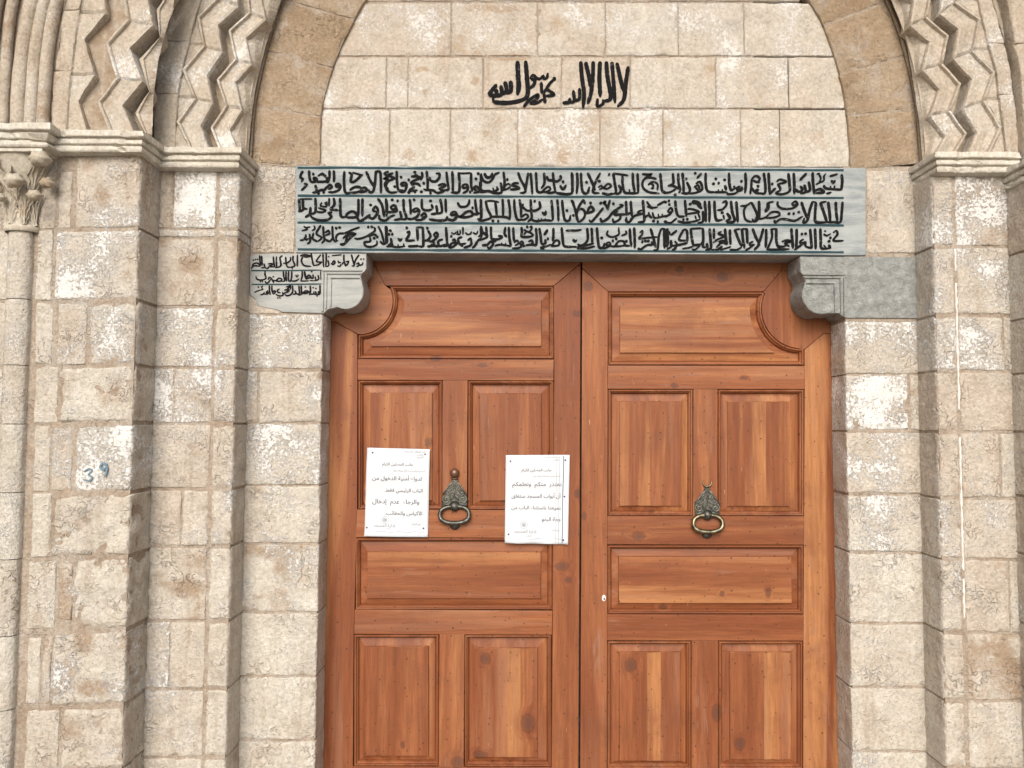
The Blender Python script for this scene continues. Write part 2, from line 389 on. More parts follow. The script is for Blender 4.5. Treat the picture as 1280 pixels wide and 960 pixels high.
cl = [(213, 287, [D(.1, .95), D(1.0, .2, .002)], (216,), D(.75, .25)), (289, 298, [D(.75, .6, .003)], (), D(.7, .5)),
      (301, 384, [D(.4, .7, .003, .5)], (), D(.4, .6)), (387, 460, [D(.85, .3, .003)], (), D(.5, .4)),
      (463, 530, [D(.9, .8, .004), D(.7, .6, .003, .5)], (217,), D(.65, .4)), (533, 612, [D(.2, .7, .003)], (), D(.35, .7, .003)),
      (615, 684, [D(.25, 1.0, .004, .4), D(.4, .6, .003)], (227,), D(.55, .5)), (687, 777, [D(.2, .45, .003, .5)], (), D(.25, .2)),
      (780, 862, [D(.55, .5), D(.2, .6)], (212,), D(.2, .3)), (865, 948, [D(.5, .5, .003)], (), D(.2, .2)), (951, 1030, [D(.2, .2)], (), D(.2, .2)), (1033, 1140, [D(.2, .3)], (), D(.2, .3))]
PIL = inner('inner_pier', 'narrow stone pier with rounded corner bead, between the left door jamb and wide rough-hewn pier', XIL0, XIL1, GL, cl, 'l', YJ+0.002)
cr = [(216, 304, [D(.85, .75, .004, .75)], (), D(.6, .5)), (307, 390, [D(.72, .6)], (), D(.5, .5)), (393, 460, [D(.65, .4), D(.6, .9, .003)], (1255,), D(.7, .3)),
      (463, 536, [D(.1, .85, .002)], (), D(.1, .9)), (539, 619, [D(.3, .9, .003), D(.4, .1, .003)], (1251,), D(.35, .8)), (622, 695, [D(.35, .7, .002, .3)], (), D(.4, .7)),
      (698, 787, [D(.15, .75), D(.3, .3, .003, .4)], (1262,), D(.6, .5)), (790, 872, [D(.2, .35, .003, .85)], (), D(.2, .4)), (875, 957, [D(.4, .3, .002)], (), D(.2, .4)),
      (960, 1040, [D(.2, .3)], (), D(.2, .3)), (1043, 1140, [D(.2, .3)], (), D(.2, .3))]
PIR = inner('inner_pier', 'stone pier right of the doors with a white puttied groove beside its corner', XIR0, XIR1, GR, cr, 'r', YJ+0.002)
# putty line in the groove of the right pier
m = M(); random.seed(11)
z = P(640, 308, YI)[1]; zend = P(640, 772, YI)[1]
pts = []
while z > zend:
    pts.append((GR + random.uniform(-.001, .001), YI+0.004, z)); z -= 0.012
seg = []
for i, p in enumerate(pts):
    if FR(0, 0, p[2], 9, 3) > -0.42: seg.append(p)
    else:
        if len(seg) > 2: m.tube(seg, [0.0034 + 0.0026*FR(0, 3, q[2], 45, 3) for q in seg], 6)
        seg = []
if len(seg) > 2: m.tube(seg, [0.0034 + 0.0026*FR(0, 3, q[2], 45, 3) for q in seg], 6)
m.build('putty_line', MAT['putty'], PIR, smooth=True)

# ---- outer piers
XOL1 = P(167.5, 480, YO)[0]; XOL0 = P(-330, 480, YO)[0]
zO = P(640, 186, YO)[1]; zA = P(640, 184, YO)[1]
ol = []
mains = [(194, 286, 94, D(.5, .75, .002, .45)), (289, 375, 68, D(.75, .3, .003)), (379, 456, None, None), (460, 528, 76, D(.3, .1, .008)), (533, 615, 94, D(.85, .05, .005)),
         (620, 695, 65, D(.3, .12, .009)), (700, 787, 93, D(.25, .12, .009)), (793, 882, 65, D(.5, .2, .007, .4)), (887, 962, 76, D(.25, .4, .006, .3)), (966, 1050, 70, D(.3, .2, .005)), (1053, 1130, 70, D(.3, .2, .005))]
for y0, y1, x0, d in mains:
    rr = dict(r=0.009)
    if x0 is None:
        ol += [(71, y0, 108, y1, D(.45, .7)), (110.5, y0, 'R', y1, D(.55, .35, .005, r=.014))]
    else:
        ol.append((x0, y0, 'R', y1, dict(d, **rr)))
ol += [(73, 214, 89, 285, D(.3, .6, .004)), (65, 535, 90, 613, D(.5, .6, .005)), (72, 705, 90, 775, D(.1, 1.0, .006, .9)), (34, 702, 69, 786, D(.3, .3)), (33, 797, 50, 880, D(.4, .2)), (52, 797, 63, 878, D(.2, .9, .005)),
       (31, 888, 73, 962, D(.2, .2))]
for y0, y1, xa, xb in ((288, 375, 45, 65), (378, 456, 44, 65), (459, 529, 43, 72), (532, 614, 42, 62), (617, 697, 39, 63)):
    ol.append((xa, y0, xb, y1, D(.4, .15)))
for y0, y1, xb in ((288, 375, 12), (378, 456, 11.5), (459, 529, 10.5), (532, 614, 8), (617, 697, 6), (700, 792, 4), (795, 884, 1), (887, 960, -1), (964, 1050, -2), (1053, 1130, -3)):
    j = random.uniform(-20, 20)
    ol += [(-62+j, y0, xb, y1, D(.25, .4)), (-170+j, y0, -64+j, y1, D(.25, .5)), (-300, y0, -172+j, y1, D(.25, .5))]
ol += [(44, 192, 70, 286, D(.3, .5, .003)), (-60, 192, -12, 286, D(.2, .5))]
POL = pier('outer_pier', 'wide rough-hewn stone pier marked with blue figures, beside the slim engaged column', YO, YI+0.004, XOL0, XOL1, zO-0.003, ol, edges=(None, 1))
XOR0 = P(1301, 500, YO)[0]; XOR1 = P(1640, 480, YO)[0]
orr = []
for y0, y1 in ((218, 304), (307, 390), (393, 460), (463, 536), (539, 619), (622, 695), (698, 787), (790, 872), (875, 957), (960, 1040), (1043, 1130)):
    j = random.uniform(-30, 30)
    orr += [('L', y0, 1405+j, y1, D(.35, None, .004, r=.014)), (1408+j, y0, 1530+j, y1, D(.35, None, .004)), (1533+j, y0, 1635, y1, D(.3))]
POR = pier('outer_pier', 'stone pier at the far right edge, only its shaded corner showing', YO, YI+0.004, XOR0, XOR1, P(640, 212, YO)[1]-0.003, orr, edges=(1, None))

# ---- impost mouldings (each the capping part of its pier)
PROF = [(0.0, 0.0), (0.043, 0.0), (0.0455, -0.002), (0.0460, -0.0165), (0.0445, -0.019), (0.0345, -0.0198), (0.033, -0.0225), (0.0360, -0.0240), (0.0385, -0.0265), (0.0385, -0.0365), (0.0365, -0.0390),
        (0.029, -0.0400), (0.0285, -0.0430), (0.0330, -0.0445), (0.0355, -0.048), (0.0355, -0.056), (0.033, -0.0605), (0.020, -0.0625), (0.010, -0.064), (0.0, -0.064)]
def impost(parent, name, ztop, YF, xa, xb, side, yback, sc=1.0, seed=0):
    """swept moulding: front line xa..xb at YF, returning back at the right ('r'), left ('l') or both"""
    path = []
    if side in ('l', 'b'): path += [(xa, yback, -1, 0), (xa, YF, -1, -1)]
    else: path += [(xa, YF, 0, -1)]
    if side in ('r', 'b'): path += [(xb, YF, 1, -1), (xb, yback, 1, 0)]
    else: path += [(xb, YF, 0, -1)]
    dens = []
    for a, b in zip(path, path[1:]):
        L = math.hypot(b[0]-a[0], b[1]-a[1]); n = max(1, int(L/0.010))
        for k in range(n):
            t = k/n
            if k == 0: dens.append(a)
            else:
                mid = ((-1 if a[0] == b[0] == xa and side in ('l', 'b') else 1 if a[0] == b[0] else 0), (0 if a[0] == b[0] else -1))
                dens.append((a[0]+(b[0]-a[0])*t, a[1]+(b[1]-a[1])*t, *mid))
    dens.append(path[-1])
    m = M(); m.tone = (0.3, 0.25, 0.15, seed*0.37 % 1)
    rings = []
    for x, y, dx, dy in dens:
        ring = []
        for p, dz in PROF:
            q = p*sc
            n = FR(x+seed, y*3, ztop+dz, 22, 4)*0.0009; c = max(0, FR(x*1.3+seed*5, y, ztop+dz*2, 16, 3)-0.34)*0.02
            q2 = max(0, q-c) + (n if p > 0 else 0)
            ring.append((x+dx*q2, y+dy*q2, ztop+dz*sc + n*0.6))
        rings.append(ring)
    m.loft(rings, False)
    return m.build(name, MAT['impost'], parent, smooth=False)
zc = P(254, 183.3, YI-0.045)[1]
impost(PIL, 'impost_moulding', zc, YI, XOL1-0.02, P(301.5, 185, YI-0.045)[0]-0.045, 'r', YJ+0.003, seed=1)
zo = P(127, 162, YO-0.045)[1]
impost(POL, 'impost_moulding', zo, YO, P(40, 170, YO)[0], P(180, 165, YO-0.045)[0]-0.045, 'r', YI+0.01, seed=2, sc=1.0)
zr = P(1220, 189.3, YI-0.045)[1]
impost(PIR, 'impost_moulding', zr, YI, P(1169, 192, YI-0.045)[0]+0.045, XOR0+0.02, 'l', YJ+0.003, seed=3)
zro = P(1320, 190, YO-0.045)[1]
impost(POR, 'impost_moulding', zro, YO, P(1296, 180, YO-0.045)[0]+0.045, XOR1, 'l', YI+0.01, seed=4)

# ---- blue figures on the outer pier
def strokes_mesh(m, polys, Y, depth=0.0015, k0=0):
    """polys: list of (points in px, width in px) -> ribbons of paint on plane Y"""
    for k, (pts, w) in enumerate(polys):
        y = Y - depth - 0.00005*((k+k0) % 23)
        q = [Vector((*P(px, py, Y), 0)) for px, py in pts]; s = w*(0 - Y + 2.6)/FPX
        s = w*(Y - CAM.y)/FPX
        if len(q) == 1:
            c = q[0]; n = 7; rr = s*0.55
            ring = [(c.x + rr*math.cos(i*2*math.pi/n+.4)*(1+.15*((i*5+k) % 3-1)), c.y + rr*math.sin(i*2*math.pi/n+.4)) for i in range(n)]
        else:
            # Catmull-Rom
            sm = []
            for i in range(len(q)-1):
                p0 = q[i-1] if i else q[i]*2-q[i+1]; p3 = q[i+2] if i+2 < len(q) else q[i+1]*2-q[i]
                n = max(2, int((q[i+1]-q[i]).length/0.004))
                n = min(n, 9)
                for j in range(n):
                    t = j/n
                    sm.append(0.5*((2*q[i]) + (q[i+1]-p0)*t + (2*p0-5*q[i]+4*q[i+1]-p3)*t*t + (3*q[i]-p0-3*q[i+1]+p3)*t**3))
            sm.append(q[-1])
            Lf, Rt = [], []; nn = len(sm)
            for i, c in enumerate(sm):
                d = (sm[min(i+1, nn-1)]-sm[max(i-1, 0)])
                if d.length < 1e-9: d = Vector((1, 0, 0))
                d.normalize(); nrm = Vector((-d.y, d.x, 0))
                nib = 0.92 + 0.20*abs(d.y*0.92 - d.x*0.38)
                tt = i/(nn-1); tap = min(1, 0.72 + tt*5, 0.55 + (1-tt)*4.0)
                hw = s*0.5*nib*tap*(1 + 0.20*N3(c.x+k, 0, c.y, 150))
                Lf.append((c.x+nrm.x*hw, c.y+nrm.y*hw)); Rt.append((c.x-nrm.x*hw, c.y-nrm.y*hw))
            # soft ends
            d0 = (sm[0]-sm[1]).normalized()*s*0.22; d1 = (sm[-1]-sm[-2]).normalized()*s*0.25
            ring = None
            fr = [[m.vert(a[0], y, a[1]) for a in (l, r)] for l, r in zip(Lf, Rt)]
            bk = [[m.vert(a[0], Y+0.001, a[1]) for a in (l, r)] for l, r in zip(Lf, Rt)]
            for i in range(nn-1):
                m.face(fr[i][0], fr[i+1][0], fr[i+1][1], fr[i][1])
                m.face(fr[i][0], bk[i][0], bk[i+1][0], fr[i+1][0]); m.face(fr[i][1], fr[i+1][1], bk[i+1][1], bk[i][1])
            for i, e in ((0, d0), (nn-1, d1)):
                c = sm[i]+e; a = m.vert(c.x, y, c.y); b = m.vert(c.x, Y+0.001, c.y)
                m.face(fr[i][0], fr[i][1], a); m.face(fr[i][0], a, b, bk[i][0]); m.face(fr[i][1], bk[i][1], b, a)
        if ring:
            a = [m.vert(x, y, z) for x, z in ring]; b = [m.vert(x, Y+0.001, z) for x, z in ring]; n = len(a)
            m.face(*a)
            for i in range(n): m.face(a[i], b[i], b[(i+1) % n], a[(i+1) % n])
m = M(); T = lambda pts: [(x/2.825, 300+y/2.825) for x, y in pts]
strokes_mesh(m, [(T([(296,818),(312,808),(326,815),(312,828),(326,838),(316,850),(294,846)]), 1.7), (T([(378,795),(362,788),(354,802),(364,812),(378,800),(376,818),(370,836)]), 2.4), (T([(354,806),(366,806)]), 3.2)], YO-0.0035)
m.build('blue_number', MAT['blue'], POL)

# ------------------------------------------------------------------ engaged column with capital at the far left
sx = P(27, 300, YO)[0]; sxb = P(15, 900, YO)[0]
COLT = thing('engaged_column', 'slim half-round wall column with leafy capital at the far left edge', 'column', (sx, YO, 0))
m = M(); random.seed(5)
joints = [286, 375, 457, 530, 615, 698, 793, 885, 962, 1050, 1133]
for y0, y1 in zip(joints, joints[1:]):
    m.tone = (random.random()*0.5, random.choice([.25, .45, .65]), .2, random.random())
    za, zb = P(27, y0+.5, YO)[1], P(27, y1-.5, YO)[1]; nz = 9; rings = []
    for k in range(nz+1):
        z = za+(zb-za)*k/nz; e = 0.0008 if k in (0, nz) else 0
        rings.append([(sx + (0.0345-e)*math.cos(a)+FR(math.cos(a), z, 2, 9, 3)*.0016, YO - 0.004 - (0.024-e)*math.sin(a)+FR(a, z*9, 1, 2, 4)*.002, z) for a in [math.pi*j/14 for j in range(15)]])
    rings = [[(p[0], YO+0.01, p[2]) if i in (0, 14) else p for i, p in enumerate(r)] for r in rings]
    m.loft(rings, False, False, False)
m.build('shaft', MAT['stone'], COLT, smooth=True)
# capital: flaring bell
zt, zb = P(27, 191, YO-.06)[1], P(27, 287, YO-.04)[1]; H = zt-zb
m = M(); m.tone = (0.2, 0.35, 0.15, 0.2)
prof = [(0.047, 0.0), (0.051, 0.004), (0.051, 0.014), (0.046, 0.019), (0.039, 0.022), (0.040, H*.35), (0.046, H*.55), (0.060, H*.75), (0.083, H*.92), (0.088, H)]
rings = []
for r, dz in prof:
    rings.append([(sx + r*math.cos(a), YO+0.004 - r*0.82*math.sin(a), zb+dz) for a in [math.pi*j/20 for j in range(21)]])
m.loft(rings, False); CAP = m.build('capital', MAT['capital'], COLT, smooth=True)
def bell(dz):
    for (ra, za), (rb, zb2) in zip(prof, prof[1:]):
        if za <= dz <= zb2: return ra+(rb-ra)*(dz-za)/max(1e-6, zb2-za)
    return prof[-1][0]
def leaf(ang, d0, d1, wd, out, tone):
    """broad scalloped leaf rising over the bell, veined, its tip curling outward"""
    m = M(); m.tone = tone; nu, nv = 32, 22; ids = []
    for j in range(nv+1):
        t = j/nv; row = []
        dz = d0+(d1-d0)*t
        wv = wd*(0.62+0.55*math.sin(math.pi*min(1, t*0.95))**0.8)*(1+0.16*math.cos(t*math.pi*9))*(1 if t < 0.78 else max(.12, 1-(t-.78)*4))
        for i in range(nu+1):
            u = i/nu*2-1; a = ang + u*wv
            vein = math.cos((abs(u)*2.6 - t*3.2)*math.pi*2)*0.0030*min(1, abs(u)*3)
            r = bell(min(dz, H*0.99)) + 0.007 + out*t**2.2 - 0.010*u*u*(1-.4*t) + vein + (0.004 if abs(u) < .09 else 0)
            row.append(m.vert(sx+r*math.cos(a), YO+0.004-r*0.82*math.sin(a), zb+dz-0.014*abs(u)*(0.3+t)))
        ids.append(row)
    for j in range(nv):
        for i in range(nu): m.face(ids[j][i], ids[j][i+1], ids[j+1][i+1], ids[j+1][i])
    o = m.build('leaf', MAT['capital'], COLT, smooth=True); o.parent = CAP
    return o
def bud(px, py, rad, yoff):
    """curled, ribbed crocket bud"""
    m = M(); m.tone = (random.random()*0.7, 0.25, 0.25, random.random()); X, Z = P(px, py, YO-yoff); rings = []
    for j in range(11):
        th = math.pi*j/10; ring = []
        for i in range(22):
            a = 2*math.pi*i/22; rr = rad*math.sin(th)*(1+0.15*math.cos(6*a)*math.sin(th)+0.05*math.cos(3*a+px))
            ring.append((X + rr*math.cos(a), YO-yoff - rad*math.cos(th)*0.9, Z + rr*math.sin(a)*(0.80 if math.sin(a) > 0 else 0.72)))
        rings.append(ring)
    m.loft(rings, True); o = m.build('bud', MAT['capital'], COLT, smooth=True); o.parent = CAP
tn = (0.15, 0.4, 0.1, 0.4)
for a, d0, d1, w, out in ((1.02, .02, H*.60, .36, .022), (1.85, .02, H*.60, .36, .022), (0.30, .02, H*.55, .30, .018), (2.7, .02, H*.55, .34, .02), (0.66, H*.34, H*.97, .34, .012), (1.44, H*.40, H*.82, .30, .022), (2.2, H*.34, H*.97, .34, .012)):
    leaf(a, d0, d1, w, out, tn)
for px, py, rd, yo in ((50, 199, .029, .070), (18, 226, .027, .082), (59, 229, .021, .036), (43, 244.5, .0205, .068), (-1, 247, .017, .06), (-8, 229, .018, .04), (-14, 199, .028, .06)):
    bud(px, py, rd, yo)
# abacus and cap moulding over the column
m = M(); m.tone = (0.2, 0.2, 0.1, 0.7)
xa, xb = sx-0.085, P(54, 188, YO-.07)[0]
m.box(xa, xb, YO-0.075, YO+0.01, zt-0.001, P(30, 186, YO-.075)[1]+0.004); o = m.build('abacus', MAT['impost'], COLT, bevel=0.003)
zca = P(30, 153.5, YO-0.045-0.045)[1]
o = impost(COLT, 'cap_moulding', zca, YO-0.045, P(-330, 170, YO)[0], P(62, 158, YO-0.09)[0]-0.045, 'r', YO+0.01, sc=1.08, seed=6)

# ------------------------------------------------------------------ unseen porch ceiling and side walls, added to block sky light
PO = thing('sky_blocker_ceiling', 'unseen porch ceiling above the portal, added to keep overhead sky light off it', 'ceiling', (0, -1.6, 6.0))
m = M(); m.tone = (.3, .2, .1, .4); m.box(-6, 6, -3.2, 0.07, 6.0, 6.3); m.build('sky_blocker_slab', MAT['mortar'], PO)

for sg, nm in ((-1, 'unseen wall added left of the porch bay to block sky light from the side'), (1, 'unseen wall added right of the porch bay to block sky light from the side')):
    PW = thing('porch_side_blocker', nm, 'wall', (sg*3.2, -1.6, 0))
    m = M(); m.tone = (.5, .2, .2, .2); m.box(min(sg*3.0, sg*3.4), max(sg*3.0, sg*3.4), -3.1, 0.069, 0.0, 5.998); m.build('side_blocker_box', MAT['mortar'], PW)  # out-of-view blocker, added to darken the sideways-facing reveals
# ------------------------------------------------------------------ tympanum
YT = YJ + 0.012
random.seed(21)
TY = thing('tympanum', 'smooth pale stone wall under the pointed arch with one painted line of calligraphy', 'wall', (0, YT, P(640, 207, YT)[1]))
m = M(); m.tone = (0.7, 0.4, 0.2, 0.12)
zl = P(640, 209, YT)[1]
m.box(-0.80, 0.80, YT+0.004, 0.02, zl-0.02, P(640, -260, YT)[1]); m.build('mortar_bed', MAT['mortar'], TY)
s = M()
rows = [((136.5, 209), [(350, 487, .55, .05), (487, 563, .40, .1), (563, 647, .35, .35), (647, 750, .6, .75), (750, 829, .65, .55), (829, 926, .6, .25), (926, 975, .35, .45), (975, 1110, .05, .05)]),
        ((71, 135.5), [(340, 483, .45, .45), (483, 510, .35, .4), (510, 604, .4, .5), (604, 702, .25, .7), (702, 788, .15, .75), (788, 895, .25, .15), (895, 986, .6, .35), (986, 1100, .25, .35)]),
        ((3, 70), [(340, 564, .55, .9), (564, 672, .6, .8), (672, 757, .35, .5), (757, 848, .5, .15), (848, 930, .6, .3), (930, 1100, .6, .35)]),
        ((-70, 1.5), [(350, 500, .3, .5), (500, 620, .3, .5), (620, 735, .3, .5), (735, 860, .3, .4), (860, 1000, .3, .5)]),
        ((-140, -71), [(420, 560, .3, .5), (560, 690, .3, .5), (690, 800, .3, .4), (800, 930, .3, .5)]),
        ((-215, -141), [(480, 620, .3, .5), (620, 740, .3, .5), (740, 860, .3, .4)])]
for (y0, y1), bl in rows:
    for x0, x1, wh, tn in bl:
        f, w, h = rectf(x0+0.6, y0+0.5, x1-0.6, y1-0.5, YT)
        stone(s, f, YT, 0.02, w, h, r=0.0035, rough=0.0012, white=wh, tone=tn, stain=0.35 if x0 in (647, 750, 564) else 0.15, jit=0.0012, step=0.012)
s.build('stone_blocks', MAT['tymp'], TY, smooth=True)

# ------------------------------------------------------------------ plain voussoir arch
ARCH = thing('pointed_arch', 'plain pointed arch of broad brown rough-tooled voussoirs framing the pale tympanum', 'arch', (0, YJ, P(640, 207, YJ)[1]))
iL = [(399, 212), (401.7, 140), (408, 110), (416.7, 83), (430, 50), (456.7, 0), (517, -90), (572, -155), (640, -222)]
oL = [(306, 205), (307, 195), (311.7, 133), (320, 90), (330, 50), (345, 0), (382, -90), (440, -190), (520, -285), (640, -385)]
iR = [(1064, 214), (1059, 143), (1050, 93), (1030, 33), (1011, 0), (950, -90), (880, -155), (800, -210), (640, -300)]
iR = [(1064, 214), (1059, 143), (1050, 93), (1030, 33), (1011, 0), (952, -80), (900, -135), (840, -185), (770, -225), (640, -290)]
oR = [(1157.5, 205), (1156.7, 193), (1150, 123), (1133, 50), (1114, 0), (1072, -90), (1010, -190), (930, -285), (800, -380)]
# both sides share one apex
iR = [(1064, 214), (1059, 143), (1050, 93), (1030, 33), (1011, 0), (938, -90), (850, -165), (640, -222)]
def ring_block(s, a0, b0, a1, b1, ci, co, Y, depth, r, step, **kw):
    """voussoir between curves ci (inner) and co (outer): lower joint a0(inner y)-b0(outer y), upper joint a1-b1"""
    def f(u, v):
        yi = a1+(a0-a1)*v; yo = b1+(b0-b1)*v
        pi = (interp(ci, yi), yi); po = (interp(co, yo), yo)
        return P(pi[0]+(po[0]-pi[0])*u, pi[1]+(po[1]-pi[1])*u, Y)
    p0, p1, p2 = f(0, .5), f(1, .5), f(.5, 0); p3 = f(.5, 1)
    stone(s, f, Y, depth, math.dist(p0, p1), math.dist(p2, p3), r=r, step=step, **kw)
jl_ = [(212, 203), (146, 133), (85.5, 62), (25, -2), (-38, -68), (-98, -140), (-158, -215), (-218, -292)]
jr_ = [(213, 203), (145, 135), (93, 67.5), (32, 0), (-30, -68), (-85, -140), (-140, -215), (-190, -292)]
for js, ci, co in ((jl_, iL, oL), (jr_, iR, oR)):
    s = M()
    for (a0, b0), (a1, b1) in zip(js, js[1:]):
        ring_block(s, a0-1, b0-1, a1+1, b1+1, ci, co, YJ, 0.11, 0.004, 0.010, white=0.05, tone=random.random(), stain=random.choice([.1, .3, .5]), rough=0.0032)
    s.build('voussoirs', MAT['arch'], ARCH, smooth=True)
m = M(); m.tone = (0.6, 0.0, 0.3, 0.5)
for ci, co in ((iL, oL), (iR, oR)):      # mortar behind the joints
    ys = [212-i*14 for i in range(31)]; rings = []
    for y in ys:
        yo = y-9 if y > 100 else y-25
        a = P(interp(ci, y), y, YJ+.002); b = P(interp(co, yo), yo, YJ+.002)
        rings.append([(a[0], YJ+.002, a[1]), (b[0], YJ+.002, b[1])])
    m.loft(rings, False)
m.build('mortar_joints', MAT['mortar'], ARCH)
# two thin beads along the outer edge of the ring
for c, sg in ((oL, 1), (oR, -1)):
    for off, rad in ((1.0, .0065), (6.0, .0055)):
        m = M(); m.tone = (0.4, 0.15, 0.3, 0.3); pts = []
        for i in range(60):
            y = 206-i*8; X, Z = P(interp(c, y)+sg*off, y, YJ-.008); pts.append((X, YJ-0.010+FR(X, 1, Z, 20, 2)*.001, Z))
        m.tube(pts, rad, 8); m.build('bead_moulding', MAT['arch'], ARCH, smooth=True)

# ------------------------------------------------------------------ zigzag archivolts
def ext(pts, n=4, k=0.022):
    """continue a zigzag upward, bending with the arch"""
    pts = list(pts); sg = 1 if pts[-1][0] > pts[1][0] else -1
    for i in range(n):
        a, b, c = pts[-2], pts[-1], pts[-4] if len(pts) > 3 else pts[-2]
        h = abs(pts[-2][1]-pts[-4][1])
        pts.append((a[0]+(a[0]-c[0])+sg*h*0.10, a[1]-h))
    return pts
def lerp(a, b, t): return a+(b-a)*t
def zig(mat, parent, name, Lp, Rp, Y, sec, tones, wear=0.0013):
    """bar of zigzag plan: Lp / Rp are its two edges (px, bottom to top) on plane Y; sec = (t across, depth behind Y)"""
    m = M(); prev = None; n = min(len(Lp), len(Rp))
    for i in range(n-1):
        m.tone = tones[i % len(tones)]
        L = math.dist(Lp[i], Lp[i+1])*0.0025; k = max(3, int(L/0.011))
        rings = []
        for j in range(k+1):
            t = j/k; lx, ly = lerp(Lp[i][0], Lp[i+1][0], t), lerp(Lp[i][1], Lp[i+1][1], t); rx, ry = lerp(Rp[i][0], Rp[i+1][0], t), lerp(Rp[i][1], Rp[i+1][1], t)
            A, B = P(lx, ly, Y), P(rx, ry, Y); ring = []
            jd = 0.006 if (j in (0,) and i % 2 == 0 and i > 0) else 0
            for s_, d in sec:
                X, Z = lerp(A[0], B[0], s_), lerp(A[1], B[1], s_)
                w = FR(X, Y, Z, 24, 4)*wear*1.5; w2 = N3(X, d, Z, 55)*wear
                ring.append((X+w2, Y+d+w+(jd if d < 0.03 else 0), Z+w2*.5))
            rings.append(ring)
        m.loft(rings, False)
    return m.build(name, MAT[mat], parent)
def patch(m, cl, cr, ya, yb, Y0, Y1, n=26):
    rings = []
    for i in range(n+1):
        y = ya+(yb-ya)*i/n; a = P(interp(cl, y), y, Y0); b = P(interp(cr, y), y, Y1); ring = []
        for j in range(7):
            t = j/6; X, Z, Y = lerp(a[0], b[0], t), lerp(a[1], b[1], t), lerp(Y0, Y1, t)
            ring.append((X, Y + FR(X, 2, Z, 16, 4)*.0025, Z))
        rings.append(ring)
    m.loft(rings, False)
def strip(parent, name, cl, cr, levels, Y, depth, mat='carved', **kw):
    s = M()
    for y0, y1 in zip(levels, levels[1:]):
        def f(u, v):
            y = y1+(y0-y1)*v; return P(interp(cl, y)+(interp(cr, y)-interp(cl, y))*u, y, Y)
        stone(s, f, Y, depth, math.dist(f(0, .5), f(1, .5)), math.dist(f(.5, 0), f(.5, 1)), **dict(dict(r=0.004, rough=0.0025, white=random.choice([.25, .5, .65]), step=0.011, stain=.2), **kw))
    return s.build(name, MAT[mat], parent, smooth=True)
def tones(seq): return [(a, w, s_, random.random()) for a, w, s_ in seq]
T3 = lambda p: [(60+x/5.05, y/5.05) for x, y in p]
T4 = lambda p: [(190+x/5.05, y/5.05) for x, y in p]
TR = lambda p: [(1120+x/4.8, y/4.8) for x, y in p]
FIL_L = [(0, .07), (0, .006), (.02, .001), (.13, 0), (.15, .004), (.17, .011), (.45, .013), (.86, .006), (.96, .008), (1, .016), (1, .07)]
FIL_R = [(1-a, d) for a, d in reversed(FIL_L)]
FIL_2 = [(0, .07), (0, .006), (.015, .001), (.10, 0), (.13, .003), (.15, .010), (.5, .013), (.80, .009), (.82, .001), (.98, .001), (1, .008), (1, .06)]
ZT = [(.25, .35, .1), (.1, .62, .1), (.5, .3, .2), (.35, .45, .15), (.6, .25, .2)]
random.seed(31)
A1 = thing('zigzag_arch', 'inner zigzag arch of two chevron ribs, next to the plain brown arch', 'arch', (0, YI, P(640, 186, YI)[1]))
# -- left flank of the inner order
aL = ext(T4([(240, 950), (150, 765), (260, 620), (185, 435), (315, 285), (280, 100), (405, -20)]))
aR = ext(T4([(362, 950), (305, 790), (380, 645), (345, 470), (440, 325), (415, 150), (540, 40)]))
bL = ext(T4([(425, 950), (365, 805), (460, 665), (405, 500), (520, 370), (480, 190), (605, 75)]))
bR = ext(T4([(540, 950), (490, 815), (565, 690), (525, 515), (625, 405), (590, 235), (718, 120)]))
stL = ext(T4([(145, 950), (147, 765), (160, 620), (187, 435), (228, 285), (275, 100), (310, -20)]))
bdL = ext(T4([(578, 950), (588, 815), (600, 690), (625, 515), (650, 405), (692, 235), (730, 120)]))
zig('carved', A1, 'zigzag_rib', aL, aR, YI-0.004, FIL_L, tones(ZT))
zig('carved', A1, 'zigzag_rib', bL, bR, YI+0.022, FIL_L, tones(ZT[1:]))
zig('carved', A1, 'spandrel_facets', stL, aL, YI+0.010, [(0, .0), (.5, .003), (1, .002)], tones(ZT))
zig('carved', A1, 'spandrel_facets', bR, bdL, YI+0.038, [(0, .002), (.1, .004), (.5, .014), (1, .045)], tones([(.2, .4, .1), (.4, .3, .2)]))
olL = [(190+6/5.05, 960/5.05), (192, 850/5.05), (194, 500/5.05), (207, 200/5.05), (220, 0), (246, -70), (285, -150)]
olR = [(218, 950/5.05), (219.3, 765/5.05), (221.5, 620/5.05), (227, 435/5.05), (235, 285/5.05), (244.5, 100/5.05), (251.5, -4), (275, -70), (312, -150)]
strip(A1, 'flat_band', olL, olR, [188, 117, 51, -20, -90, -150], YI, 0.09)
m = M(); m.tone = (.8, .1, .4, .3)
patch(m, olR, oL, 192, -150, YI+0.050, YI+0.070); m.build('hollow_ground', MAT['carved'], A1)
